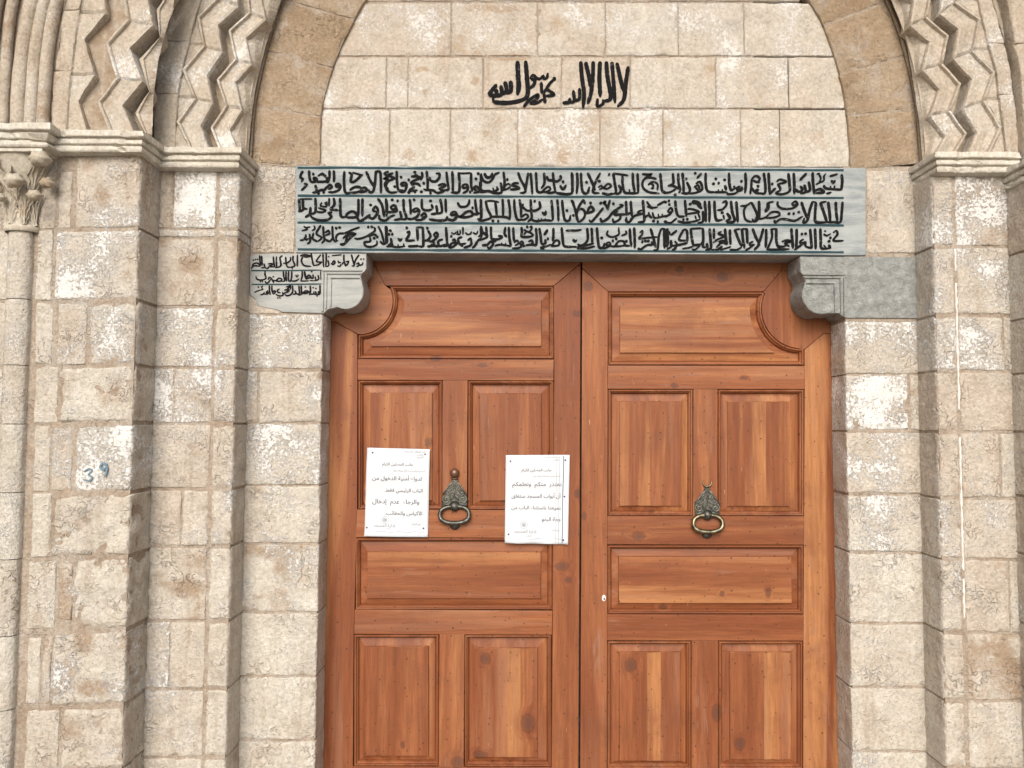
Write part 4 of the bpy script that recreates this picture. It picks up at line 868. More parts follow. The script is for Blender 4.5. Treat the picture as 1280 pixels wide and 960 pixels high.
# ------------------------------------------------------------------ corbels under the lintel ends
def slab(parent, name, mat, poly, Yf, Yb, bev=0.003, front_noise=0.0):
    """flat block with a px outline (clockwise as seen) on plane Yf, running back to Yb"""
    pts = [P(x, y, Yf) for x, y in poly]
    cx = sum(p[0] for p in pts)/len(pts); cz = sum(p[1] for p in pts)/len(pts)
    m = M(); m.tone = (.3, .2, .1, .5)
    rings = [[(p[0], Yb, p[1]) for p in pts], [(p[0], Yf+bev, p[1]) for p in pts],
             [(p[0]+(cx-p[0])*bev/max(.02, math.dist(p, (cx, cz)))*.8, Yf, p[1]+(cz-p[1])*bev/max(.02, math.dist(p, (cx, cz)))*.8) for p in pts]]
    m.loft(rings, True, False, True)
    return m.build(name, MAT[mat], parent)
def arcpx(cx, cy, r, a0, a1, n=16): return [(cx+r*math.cos(R_(a0+(a1-a0)*i/n)), cy+r*math.sin(R_(a0+(a1-a0)*i/n))) for i in range(n+1)]
YC = YJ-0.003
CL = thing('corbel', 'pale marble corbel with a small three-line inscription, under the left lintel end', 'corbel', (P(385, 350, YC)[0], YC, P(385, 392, YC)[1]))
polyL = [(312, 320), (318, 317.5), (340, 317), (400, 316.8), (458, 316.8), (458, 336), (456, 339), (452.5, 341.5), (451, 346)] + arcpx(432, 364, 22.5, -28, 118, 18)[1:] + \
        [(417, 385.5), (412, 386), (408, 388.5), (404.5, 392), (380, 391), (352, 390), (347, 387.5), (337, 385.5), (322, 382.5), (319, 374.5), (312.2, 368)]
slab(CL, 'corbel_block', 'marble_pale', polyL, YC, -0.004, .003)
def fillet(parent, name, mat, x0, y0, x1, y1, Y, proud=.003):
    a, b = P(x0, y0, Y), P(x1, y1, Y); m = M(); m.tone = (.3, .2, .1, .5); m.box(min(a[0], b[0]), max(a[0], b[0]), Y-proud, Y+.002, min(a[1], b[1]), max(a[1], b[1]))
    return m.build(name, MAT[mat], parent, bevel=.0012)
for r in ((402.8, 341, 404.4, 389.5), (406.8, 341, 408.4, 386), (402.8, 337.6, 453, 339), (409.5, 341.3, 451, 342.8), (413.2, 346.8, 449.6, 348), (412.8, 348.5, 414.2, 383)):
    fillet(CL, 'carved_fillet', 'marble_pale', *r, YC, .0060)
for k in range(3):
    m = M(); q = []
    for x0, st, dots in TXT['corbel'][k]: q += parse(st, x0, 314, 16, 31) + parse_dots(dots, x0, 314, 16, 30)
    strokes_mesh(m, q, YC); m.build('inscription_line', MAT['ink'], CL)
for x0, y0, x1, y1 in ((314, 338.2, 402, 337.6), (315, 355.5, 403, 354.8)):
    m = M(); strokes_mesh(m, [([(x0, y0), ((x0+x1)/2, (y0+y1)/2+.3), (x1, y1)], 1.7)], YC); m.build('painted_rule', MAT['teal'], CL)
CR = thing('corbel', 'rough grey stone corbel without writing, under the right lintel end', 'corbel', (P(1080, 360, YC)[0], YC, P(1080, 397, YC)[1]))
polyR = [(1000.3, 320.5), (1060, 320.8), (1148.8, 321), (1148.8, 397.5), (1058.5, 397.5), (1053, 395), (1049, 391.5), (1043, 391.8)] + arcpx(1028, 368, 25, 72, 205, 16) + [(1006, 355), (1006.5, 351), (1003, 343.5), (1000.5, 339.5)]
slab(CR, 'corbel_block', 'grey_stone', polyR, YC, -0.004, .003)
for r in ((1053.6, 347, 1055.4, 396), (1049.4, 347, 1051, 391.5), (1002.5, 342.5, 1055.4, 344.3), (1005, 346.6, 1051, 348), (1007.5, 353.6, 1043, 354.8), (1042, 355, 1043.4, 391)):
    fillet(CR, 'carved_fillet', 'grey_stone', *r, YC, .0060)
# ------------------------------------------------------------------ timber
KNOTS = [(607,824,6,6.5),(660,905,8,11),(600,945,9,5),(571.7,953,8,7),(502.7,931.7,3,4),(535.5,553,4,6),(722,392,6,4),(544.7,447.6,7,4),(603,456,6,3),(702,708,9,5),(711,725,5,3.5),(722,617,5,5),
         (903,346,7,6.5),(849,336.6,6,4),(735,358,6,6),(798.6,670,8,5.5),(788.7,832,7,8),(896,891,6,10),(926,931,6.5,7),(830,760,5,3),(961,741,3,6),(903,743,3,3),(730,645,3.5,5),(843,482,4,3),(458,617,4,6),(700,300,1,1),(930,472,5,2),(815,640,4,2)]
def wood_mat(name, vertical):
    t = NT(name); pos = t.n('NewGeometry').outputs['Position']
    at = t.n('Attribute', attribute_name='tone'); sp = t.n('SeparateColor'); t.l(at.outputs['Color'], sp.inputs[0])
    off = t.n('CombineXYZ'); sh = t.math('MULTIPLY', at.outputs['Alpha'], 9.7)
    for k in range(3): t.l(sh, off.inputs[k])
    # knots: grain bends round them
    kn = None; pass
    wob = t.n('TexNoise'); t.l(pos, wob.inputs['Vector']); wob.inputs['Scale'].default_value = 90
    pk = t.vm('ADD', pos, t.vm('SCALE', t.vm('SUBTRACT', wob.outputs['Color'], (.5,.5,.5)), 0.010))
    halo = None
    for x, y, rx, ry in KNOTS:
        X, Z = P(x, y, 0.0); s = 2.6/FPX
        d = t.vm('LENGTH', t.vm('MULTIPLY', t.vm('SUBTRACT', pk, (X, 0, Z)), (1/(rx*s), 0.0, 1/(ry*s))))
        kn = d if kn is None else t.math('MINIMUM', kn, d)
    core = t.mr(kn, 0.55, 1.05, 1, 0, True); hal = t.mr(kn, 0.9, 2.6, 1, 0, True); rimring = t.math('MULTIPLY', t.mr(kn, 0.75, 0.95, 0, 1), t.mr(kn, 0.95, 1.2, 1, 0))
    q = t.vm('ADD', pos, off.outputs[0])
    bend = t.math('MULTIPLY', hal, 0.012)
    bc = t.n('CombineXYZ')
    for k in range(3): t.l(bend, bc.inputs[k])
    q = t.vm('ADD', q, bc.outputs[0])
    lo, hi = (1.0, 0.055)
    st = (1.0, 1.0, hi) if vertical else (hi, 1.0, 1.0)
    g = t.vm('MULTIPLY', q, st)
    broad = t.noise(g, 14, 4, 0.55, 0.8); mid = t.noise(g, 60, 5, 0.6, 0.6); fine = t.noise(g, 260, 4, 0.65, 0.2)
    wav = t.n('TexWave', wave_type='BANDS', bands_direction='X' if vertical else 'Z'); t.l(t.vm('MULTIPLY', q, (1, 1, .25) if vertical else (.25, 1, 1)), wav.inputs['Vector'])
    wav.inputs['Scale'].default_value = 16; wav.inputs['Distortion'].default_value = 9; wav.inputs['Detail'].default_value = 3; wav.inputs['Detail Scale'].default_value = 1.2
    A, B, C = (0.215, 0.066, 0.025), (0.305, 0.110, 0.043), (0.43, 0.195, 0.078)
    col = t.mix(t.mr(broad, 0.36, 0.62, 0, 1, True), A, B)
    col = t.mix(t.mr(t.math('ADD', broad, t.math('MULTIPLY', t.math('SUBTRACT', sp.outputs[0], 0.5), 0.62)), 0.48, 0.72, 0, 0.9, True), col, C)
    col = t.mix(t.math('MULTIPLY', wav.outputs['Fac'], 0.14), col, A)
    col = t.mix(1.0, col, t.mix(t.mr(mid, 0.3, 0.7), (0.80, 0.77, 0.74), (1.14, 1.14, 1.13)), 'MULTIPLY')
    col = t.mix(1.0, col, t.mix(t.mr(fine, 0.3, 0.7), (0.84, 0.81, 0.79), (1.1, 1.1, 1.1)), 'MULTIPLY')
    # greyed, weathered streaks and grime
    col = t.mix(t.math('MULTIPLY', t.mr(t.noise(pos, 4.5, 6, 0.65, 0.5), 0.48, 0.70, 0, 1, True), 0.50), col, (0.165, 0.055, 0.026))
    gr = t.math('MULTIPLY', t.mr(t.noise(g, 30, 5, 0.7, 1.0), 0.57, 0.68, 0, 1, True), t.mr(t.noise(pos, 8, 3), 0.44, 0.6, 0, 1, True))
    col = t.mix(t.math('MULTIPLY', gr, 0.5), col, (0.30, 0.17, 0.12))
    col = t.mix(t.math('MULTIPLY', t.mr(t.noise(g, 16, 5, 0.62, 0.4), 0.50, 0.68, 0, 1, True), 0.30), col, (0.36, 0.19, 0.115))
    # nail heads and worm holes
    pv = t.n('CombineXYZ'); spx = t.n('SeparateXYZ'); t.l(pk, spx.inputs[0]); t.l(spx.outputs[0], pv.inputs[0]); t.l(spx.outputs[2], pv.inputs[1])
    v1 = t.vor(pv.outputs[0], 21, dims='2D'); sc = t.n('SeparateColor'); t.l(v1.outputs['Color'], sc.inputs[0])
    nail = t.math('MULTIPLY', t.mr(v1.outputs['Distance'], 0.030, 0.070, 1, 0, True), t.math('GREATER_THAN', sc.outputs[0], 0.48))
    v2 = t.vor(pv.outputs[0], 48, dims='2D'); sc2 = t.n('SeparateColor'); t.l(v2.outputs['Color'], sc2.inputs[0])
    hole = t.math('MULTIPLY', t.mr(v2.outputs['Distance'], 0.03, 0.09, 1, 0), t.math('GREATER_THAN', sc2.outputs[1], 0.76))
    spots = t.math('MAXIMUM', nail, hole)
    col = t.mix(t.math('MULTIPLY', spots, 0.80), col, (0.045, 0.018, 0.012))
    # pale scratches
    stc = t.vm('MULTIPLY', q, (1.0, 1.0, 0.14)); scr = t.math('MULTIPLY', t.mr(t.noise(stc, 170, 2, 0.5), 0.72, 0.76, 0, 1), t.mr(t.noise(pos, 14, 2), 0.56, 0.62, 0, 1))
    col = t.mix(t.math('MULTIPLY', scr, 0.5), col, (0.62, 0.36, 0.20))
    col = t.mix(t.math('MULTIPLY', hal, 0.30), col, (0.19, 0.055, 0.022))
    col = t.mix(t.math('MULTIPLY', core, 0.62), col, (0.085, 0.040, 0.030)); col = t.mix(t.math('MULTIPLY', rimring, 0.45), col, (0.05, 0.018, 0.010))
    gb = t.vm('MULTIPLY', t.vm('ADD', pos, off.outputs[0]), st); h = t.math('ADD', t.math('MULTIPLY', t.noise(gb, 60, 3), 0.5), t.math('MULTIPLY', t.noise(gb, 260, 2), 0.5))
    rg = t.mr(mid, 0.3, 0.7, 0.42, 0.58)
    return t.done(col, rg, t.bump(h, 0.35, 0.002), 0.32)
MAT['wood_v'] = wood_mat('varnished_pine_upright', True)
MAT['wood_h'] = wood_mat('varnished_pine_level', False)
t = NT('dark_bronze'); pos = t.n('NewGeometry').outputs['Position']
t.b.inputs['Metallic'].default_value = 0.75
bn = t.noise(pos, 120, 5, 0.65)
MAT['bronze'] = t.done(t.mix(t.mr(bn, .4, .65), (0.045, 0.048, 0.045), (0.17, 0.165, 0.14)), 0.40, t.bump(bn, .4, .002), .4)
t = NT('rubbed_bronze'); t.b.inputs['Metallic'].default_value = 0.7
MAT['bronze_worn'] = t.done((0.20, 0.20, 0.175), .45, None, .4)
t = NT('door_reflection_brown'); t.b.inputs['Metallic'].default_value = 0.6
MAT['reflect_brown'] = t.done((0.20, 0.115, 0.075), .4, None, .4)  # brown of the door's reflection put into the ball finial's base colour
t = NT('worn_brass'); pos = t.n('NewGeometry').outputs['Position']
t.b.inputs['Metallic'].default_value = 0.9; bn = t.noise(pos, 60, 4)
MAT['brass'] = t.done(t.mix(t.mr(bn, .35, .6), (0.07, 0.066, 0.052), (0.27, 0.235, 0.15)), 0.36, None, .4)
t = NT('printed_paper'); pos = t.n('NewGeometry').outputs['Position']
MAT['paper'] = t.done(t.mix(t.noise(pos, 9, 3), (0.60, 0.64, 0.69), (0.65, 0.68, 0.72)), 0.7, None, .25)
MAT['toner'] = paint('grey_print', (0.07, 0.07, 0.08), .8)
MAT['toner_faint'] = paint('faint_grey_print', (0.25, 0.26, 0.30), .8)
MAT['tack'] = paint('dark_tack', (0.06, 0.065, 0.07), .4)
MAT['sleeve_edge'] = paint('dark_blue_sleeve_edge', (0.16, 0.20, 0.28), .5)  # dark blue edge of the sleeve on the folded notice

random.seed(41)
def board(parent, name, poly, vert=True, Yf=0.0, thick=0.045, tone=None, bev=0.0014, label=None):
    pts = [P(x, y, 0) for x, y in poly]
    m = M(); m.tone = (random.uniform(.25, .75) if tone is None else tone, 0, 0, random.random())
    m.loft([[(x, Yf+thick, z) for x, z in pts], [(x, Yf, z) for x, z in pts]], True, True, True)
    return m.build(name, MAT['wood_v' if vert else 'wood_h'], parent, bevel=bev)
MOULD = [(0, .0015), (.35, .0075), (.85, .0075), (1.15, .0008), (1.9, -.0008), (2.7, -.0004), (3.15, .0022), (3.4, .0075), (3.9, .0078), (4.3, .0088), (5.0, .0115), (5.5, .0165), (5.8, .021)]
def ring_rect(x0, y0, x1, y1):
    return lambda l, t, r, b, a: [(x0+l, y0+t), (x1-r, y0+t), (x1-r, y1-b), (x0+l, y1-b)]
def ring_curve(x0, y0, x1, y1, cx, cy, rad, side):
    """rectangle with a concave circular bite out of its upper outer corner"""
    def f(l, t, r, b, a):
        R = rad+a; n = 18
        if side == 'l':
            xl, yt = x0+l, y0+t
            a0 = math.atan2(math.sqrt(max(0, R*R-(xl-cx)**2)), xl-cx); a1 = math.atan2(yt-cy, math.sqrt(max(0, R*R-(yt-cy)**2)))
            arc = [(cx+R*math.cos(a0+(a1-a0)*i/n), cy+R*math.sin(a0+(a1-a0)*i/n)) for i in range(n+1)]
            return arc + [(x1-r, yt), (x1-r, y1-b), (xl, y1-b)]
        xr, yt = x1-r, y0+t
        yb = y1-b; yy = cy+math.sqrt(max(0, R*R-(xr-cx)**2))
        if yy > yb-.5: xr = cx-math.sqrt(max(0, R*R-(yb-.5-cy)**2))
        a1 = math.atan2(math.sqrt(max(0, R*R-(xr-cx)**2)), xr-cx); a0 = math.pi - math.asin((yt-cy)/R)
        arc = [(cx+R*math.cos(a0+(a1-a0)*i/n), cy+R*math.sin(a0+(a1-a0)*i/n)) for i in range(n+1)]
        return arc + [(xr, y1-b), (x0+l, y1-b), (x0+l, yt)]
    return f
def panel(parent, ring, ins, vert, boards=None, tone=None):
    """moulding round the opening and the raised panel inside it; ins = px insets of the field (l,t,r,b,arc)"""
    mat = MAT['wood_v' if vert else 'wood_h']
    m = M(); m.tone = (random.uniform(.15, .55), 0, 0, random.random())
    rr = []
    for d, y in MOULD:
        rr.append([(*P(px, py, 0), y) for px, py in ring(d, d, d, d, d)])
    m.loft([[(x, y, z) for x, z, y in r] for r in rr], True); m.build('panel_moulding', mat, parent)
    m = M(); tn = random.uniform(.35, .7) if tone is None else tone; m.tone = (tn-.15, 0, 0, random.random()); rr = []
    e = 5.7
    def mixed(t): return [e+(i-e)*t for i in ins]
    for t_, y in ((0, .0215), (.03, .0185), (1.0, .0128)):
        rr.append([(*P(px, py, 0), y) for px, py in ring(*mixed(t_))])
    m.loft([[(x, y, z) for x, z, y in r] for r in rr], True)
    m.tone = (tn, 0, 0, random.random())
    o = [(*P(px, py, 0), .0128) for px, py in ring(*ins)]; i_ = [(*P(px, py, 0), .0068) for px, py in ring(*[v+.35 for v in ins])]; i2 = [(*P(px, py, 0), .0060) for px, py in ring(*[v+.7 for v in ins])]
    ids = m.loft([[(x, y, z) for x, z, y in o], [(x, y, z) for x, z, y in i_], [(x, y, z) for x, z, y in i2]], True, False, not boards)
    if boards:
        q = [(x, z) for x, z, y in i2]
        cuts = [0]+[b for b, _ in boards]
        for k, (b1, tb) in enumerate(boards):
            m.tone = (tb, 0, 0, random.random()); b0 = cuts[k]
            if vert:
                c = [(lerp(q[0][0], q[1][0], b0), q[0][1]), (lerp(q[0][0], q[1][0], b1), q[1][1]), (lerp(q[3][0], q[2][0], b1), q[2][1]), (lerp(q[3][0], q[2][0], b0), q[3][1])]
            else:
                c = [(q[0][0], lerp(q[0][1], q[3][1], b0)), (q[1][0], lerp(q[1][1], q[2][1], b0)), (q[1][0], lerp(q[1][1], q[2][1], b1)), (q[0][0], lerp(q[0][1], q[3][1], b1))]
            m.face(*[m.vert(x, .0060, z) for x, z in c])
    return m.build('raised_panel', mat, parent)

YB = 1119
LD = thing('door_leaf', 'panelled pine door leaf with two paper notices and a ball-topped bronze ring knocker', 'door', (*P(566, YB, 0)[:1], 0.0, P(566, YB, 0)[1]), 'pair of panelled wooden door leaves')
arcL = [(449+42*math.cos(R_(a)), 376+42*math.sin(R_(a))) for a in range(93, -30, -8)]
g = .35
board(LD, 'stile', [(400, 402), (419.5, 402.5), (446.6, 418), (446.8, 450), (446.4, 640), (442, 800), (441, 960), (440, YB), (395, YB)], True, tone=.5)
board(LD, 'stile', [(725.8, 329.5), (724.6, 620), (723.2, 860), (722, YB), (688.5, YB), (690.6, 800), (691.2, 640), (692.8, 480), (692.4, 357.5)], True, tone=.35)
board(LD, 'rail', [(466, 322), (726, 322), (725.6, 329.0), (692.2, 357), (481.5, 357), (468.5, 331)], False, tone=.5)
board(LD, 'curved_bracket', [(447, 417.6)] + [p for p in arcL[1:-1]] + [(481, 356.6), (468, 331), (466, 322), (400, 322), (400, 401.5), (419.6, 402)], False, tone=.45)
board(LD, 'rail', [(447.2, 449), (692.2, 449.5), (692, 475.5), (447.2, 475)], False, tone=.62)
board(LD, 'rail', [(446.4, 637), (691, 638), (690.8, 672.5), (444.6, 671.5)], False, tone=.3)
board(LD, 'rail', [(443.2, 762), (690.4, 763.5), (690, 793.5), (442.6, 792.5)], False, tone=.4)
board(LD, 'rail', [(441.3, 958), (689.4, 959.5), (688.6, YB), (440.3, YB)], False, tone=.4)
board(LD, 'muntin', [(553.6, 475.5), (584.6, 475.5), (583.6, 637.3), (552.6, 637)], True, tone=.5)
board(LD, 'muntin', [(549.4, 793), (580.6, 793), (579.6, 958.8), (548.4, 958.5)], True, tone=.4)
panel(LD, ring_curve(447.2, 357.2, 692.3, 449, 449, 376, 42, 'l'), (16, 18, 15.3, 16, 13.5), False, tone=.56)
panel(LD, ring_rect(447.2, 475.2, 553.4, 637), (15, 15.5, 13.3, 11), True, [(1, .52)] ) if False else panel(LD, (lambda r: (lambda l, t, r_, b, a=0: r(l, t, r_, b, a)))(ring_rect(447.2, 475.2, 553.4, 637)), (15, 15.5, 13.3, 11, 0), True, [(1, .48)])
panel(LD, ring_rect(584.8, 475.4, 692.4, 637.5), (14.4, 16, 15.5, 11, 0), True, [(.45, .38), (.8, .25), (1, .4)])
panel(LD, ring_rect(444, 672, 690.6, 762.5), (14.5, 17.5, 14.2, 13.5, 0), False, [(1, .45)])
panel(LD, ring_rect(442, 793, 549, 958.3), (13.5, 15.5, 13.3, 12, 0), True, [(.26, .42), (1, .36)])
panel(LD, ring_rect(580.4, 793.3, 689.6, 959), (13, 17, 17.5, 11, 0), True, [(.52, .42), (.73, .88), (1, .48)])

RD = thing('door_leaf', 'panelled pine door leaf without notices, with a crescent-topped bronze ring knocker', 'door', (*P(884, YB, 0)[:1], 0.0, P(884, YB, 0)[1]), 'pair of panelled wooden door leaves')
arcR = [(1002+49.5*math.cos(R_(a)), 386+49.5*math.sin(R_(a))) for a in range(203, 84, -8)]
board(RD, 'stile', [(727.8, 336), (760, 364.5), (759.6, 460), (759.2, 640), (758.8, 800), (758.4, 960), (758, YB), (724.4, YB), (725.8, 860), (726.8, 620)], True, tone=.32)
board(RD, 'stile', [(1005.8, 437.5), (1030, 417), (1050, 417), (1052, YB), (1003.6, YB), (1004.4, 800), (1005.2, 640), (1006, 480)], True, tone=.72)
board(RD, 'rail', [(728, 322), (976, 322), (978, 336), (954.5, 364.4), (760.2, 364.4), (728.0, 335.2)], False, tone=.4)
board(RD, 'curved_bracket', [(954.8, 364.8)] + arcR[:-1] + [(1005.6, 436.9), (1029.7, 416.5), (1050, 416.5), (1050, 322), (977, 322), (978.5, 336)], True, tone=.3)
board(RD, 'rail', [(760, 457), (1005.8, 457.5), (1005.8, 486.5), (759.8, 486)], False, tone=.42)
board(RD, 'rail', [(759.4, 645), (1005, 645.5), (1004.8, 681), (759.2, 680.5)], False, tone=.52)
board(RD, 'rail', [(759, 768), (1004.4, 768.5), (1004.2, 801), (758.9, 800.5)], False, tone=.4)
board(RD, 'rail', [(758.6, 961.5), (1003.8, 962), (1003.4, YB), (758.2, YB)], False, tone=.4)
board(RD, 'muntin', [(866.8, 486.4), (897, 486.5), (896.8, 645.3), (866.4, 645.2)], True, tone=.45)
board(RD, 'muntin', [(864.6, 800.8), (897.8, 801), (897.6, 961.8), (864.2, 961.6)], True, tone=.25)
panel(RD, ring_curve(760, 364.6, 1005.7, 457, 1002, 386, 49.5, 'r'), (15, 17.5, 17, 16, 14), False, tone=.62)
panel(RD, ring_rect(759.8, 486.3, 866.6, 645), (14.8, 15, 14.4, 12, 0), True, [(.33, .55), (.5, .75), (1, .5)])
panel(RD, ring_rect(897.2, 486.5, 1005.6, 645.3), (13.2, 15, 18, 12, 0), True, [(.40, .6), (.62, .72), (1, .62)])
panel(RD, ring_rect(759.2, 681, 1004.9, 768), (14, 14.5, 14.5, 13, 0), False, [(.62, .42), (1, .62)])
panel(RD, ring_rect(758.8, 801, 864.4, 961.5), (15.5, 14.5, 13.3, 9, 0), True, [(.46, .3), (.68, .72), (1, .4)])
panel(RD, ring_rect(898, 801.2, 1004, 961.8), (15, 14.5, 14, 11, 0), True, [(.56, .4), (.76, .85), (1, .5)])
# small keyhole plate on the right leaf
m = M(); X, Z = P(754.8, 747.5, 0); m.tone = (0, 0, 0, 0)
m.loft([[(X+r*math.cos(a)*.8, y, Z+r*math.sin(a)*1.25) for a in [2*math.pi*k/14 for k in range(14)]] for r, y in ((.0085, .0005), (.0085, -.0012), (.0068, -.0022))], True, False, True)
m.build('keyhole_plate', MAT['putty'], RD, smooth=False)
m = M(); m.tube([(X+.001, -.0018, Z-.005), (X+.001, -.0028, Z+.001)], .0022, 8); m.build('keyhole', MAT['tack'], RD)

# ------------------------------------------------------------------ knockers
def spiral(cx, cy, r0, turns, a0, sg, n=26):
    return [(cx+sg*r0*(1-i/n*.85)*math.cos(a0+turns*2*math.pi*i/n), cy+r0*(1-i/n*.85)*math.sin(a0+turns*2*math.pi*i/n)) for i in range(n+1)]
def knocker(leaf, cx, cy, crescent, ringmat):
    """cx,cy: px centre of the boss.  The plate is the part; ring, finial and strike are its sub-parts"""
    def K(dx, dy, out): X, Z = P(cx+dx, cy+dy, 0); return (X, -out, Z)
    if not crescent:
        half = [(0, -33), (4, -32), (4.5, -29), (6, -26), (8.5, -22.5), (11, -18), (12.5, -14), (15, -12), (16, -8), (15.6, -4), (16, 0), (14, 2), (8, 3)]
    else:
        half = [(0, -34), (2.5, -33), (4, -30), (7, -25), (10, -20), (12.5, -16.5), (15.5, -15), (16, -10), (15, -6), (15.5, -1), (15, 1), (8, 3)]
    outl = half + [(0, 5)] + [(-x, y) for x, y in reversed(half[1:])]
    m = M(); m.loft([[K(x, y, -.002) for x, y in outl], [K(x, y, .003) for x, y in outl], [K(x*.93, -14+(y+14)*.95, .0045) for x, y in outl]], True, False, True)
    mr_ = M()
    for sg in (1, -1):
        for pts, w in ((spiral(sg*10.5, -7.5, 5.0, 1.4, -1.2, sg), .0022), (spiral(sg*4.8, -21, 3.3, 1.3, 1.6, sg), .0018), (spiral(sg*9, -15, 2.6, 1.2, .6, -sg), .0016),
                       ([(sg*2, -30), (sg*5, -26), (sg*3, -20), (sg*1, -16), (sg*4, -11), (sg*5, -6)], .0018), ([(sg*15, -14), (sg*11, -19), (sg*7, -25), (sg*3, -30)], .0018),
                       ([(0, -14), (sg*3, -17.5), (sg*6.5, -13), (sg*4, -9), (0, -14)], .0016), ([(sg*4, -2), (sg*9, -1.5), (sg*15.5, .5)], .0018)):
            mr_.tube([K(x, y, .0062) for x, y in pts], w*1.1, 6)
    for j in range(9):   # boss
        pass
    rings = []
    for j in range(9):
        th = math.pi/2*j/8; rings.append([K(6.8*math.cos(th)*math.cos(a), 1+6.8*math.cos(th)*math.sin(a), .004+.017*math.sin(th)) for a in [2*math.pi*k/18 for k in range(18)]])
    m.loft(rings, True, False, True)
    kn = m.build('door_knocker', MAT['bronze'], leaf, smooth=False)
    kn['label'] = 'bronze ring knocker topped by a ' + ('crescent' if crescent else 'ball')
    o = mr_.build('scroll_relief', MAT['bronze_worn'], leaf, smooth=True); o.parent = kn
    # ring: an oval stirrup hanging from the boss
    m = M(); pts, rad = [], []
    for k in range(44):
        a = 2*math.pi*k/44; x = 18.2*math.copysign(abs(math.cos(a))**.85, math.cos(a)); y = 11.2+10.2*math.copysign(abs(math.sin(a))**.82, math.sin(a))
        pts.append(K(x, y, .016+.006*math.sin(a))); rad.append((2.5+.55*max(0, math.sin(a))*abs(math.cos(a*1)) + .25*max(0, math.sin(a)))*2.6/FPX)
    m.tube(pts, rad, 10, True); o = m.build('ring', MAT[ringmat], leaf, smooth=True); o.parent = kn
    m = M()
    if not crescent:
        rings = []
        for j in range(9):
            th = math.pi*j/8; rings.append([K(6.0*math.sin(th)*math.cos(a), -40.5+6.0*math.sin(th)*math.sin(a), .009+.014*-math.cos(th)*-1) for a in [2*math.pi*k/18 for k in range(18)]])
        m.loft(rings, True); m.tube([K(-4.2, -33.5, .006), K(4.2, -33.5, .006)], .0035, 8)
    else:
        pts = [K(5.2*math.cos(a), -39.5+5.2*math.sin(a), .006) for a in [R_(v) for v in range(-30, 211, 15)]]
        m.tube(pts, [.0012+.0024*math.sin(math.pi*i/(len(pts)-1)) for i in range(len(pts))], 8)
    o = m.build('finial', MAT['brass' if crescent else 'reflect_brown'], leaf, smooth=True); o.parent = kn
    m = M(); rings = []
    for r, y in ((6.5, -.001), (6.5, .003), (5.5, .006), (4.0, .009), (1.5, .0105)):
        rings.append([K(r*math.cos(a), 25+r*.9*math.sin(a), y) for a in [2*math.pi*k/16 for k in range(16)]])
    m.loft(rings, True, False, True); o = m.build('strike_plate', MAT['bronze'], leaf, smooth=True); o.parent = kn
knocker(LD, 568.5, 631.5, False, 'bronze')
knocker(RD, 883.6, 642.5, True, 'brass')

# ------------------------------------------------------------------ paper notices
FORMS = {}
def reg(ch, code, n):
    FORMS[ch] = [chr(code+i) for i in range(n)]
for ch, code, n in (('ء',0xFE80,1),('أ',0xFE83,2),('ؤ',0xFE85,2),('إ',0xFE87,2),('ئ',0xFE89,4),('ا',0xFE8D,2),('ب',0xFE8F,4),('ة',0xFE93,2),('ت',0xFE95,4),('ث',0xFE99,4),('ج',0xFE9D,4),('ح',0xFEA1,4),('خ',0xFEA5,4),
                    ('د',0xFEA9,2),('ذ',0xFEAB,2),('ر',0xFEAD,2),('ز',0xFEAF,2),('س',0xFEB1,4),('ش',0xFEB5,4),('ص',0xFEB9,4),('ض',0xFEBD,4),('ط',0xFEC1,4),('ظ',0xFEC5,4),('ع',0xFEC9,4),('غ',0xFECD,4),('ف',0xFED1,4),
                    ('ق',0xFED5,4),('ك',0xFED9,4),('ل',0xFEDD,4),('م',0xFEE1,4),('ن',0xFEE5,4),('ه',0xFEE9,4),('و',0xFEED,2),('ى',0xFEEF,2),('ي',0xFEF1,4),('\u0001',0xFEFB,2),('\u0002',0xFEF7,2)):
    reg(ch, code, n)
def shape_ar(s):
    s = s.replace('لا', '\u0001').replace('لأ', '\u0002'); out = []
    for i, c in enumerate(s):
        if c not in FORMS: out.append(c); continue
        f = FORMS[c]; pv = s[i-1] if i else ' '; nx = s[i+1] if i+1 < len(s) else ' '
        jp = pv in FORMS and len(FORMS[pv]) == 4; jn = nx in FORMS and len(FORMS[nx]) > 1 and len(f) == 4
        out.append(f[(1 if jp else 0) if len(f) < 4 else (3 if jp and jn else 1 if jp else 2 if jn else 0)] if len(f) > 1 else f[0])
    return ''.join(reversed(out))
def text_geo(body):
    c = bpy.data.curves.new('text', 'FONT'); c.body = body; c.resolution_u = 2; c.offset = 0.011
    o = bpy.data.objects.new('text', c); COL.objects.link(o)
    dg = bpy.context.evaluated_depsgraph_get(); me = bpy.data.meshes.new_from_object(o.evaluated_get(dg))
    v = [(p.co.x, p.co.y) for p in me.vertices]; f = [tuple(q.vertices) for q in me.polygons]
    bpy.data.objects.remove(o); bpy.data.meshes.remove(me); bpy.data.curves.remove(c)
    return v, f
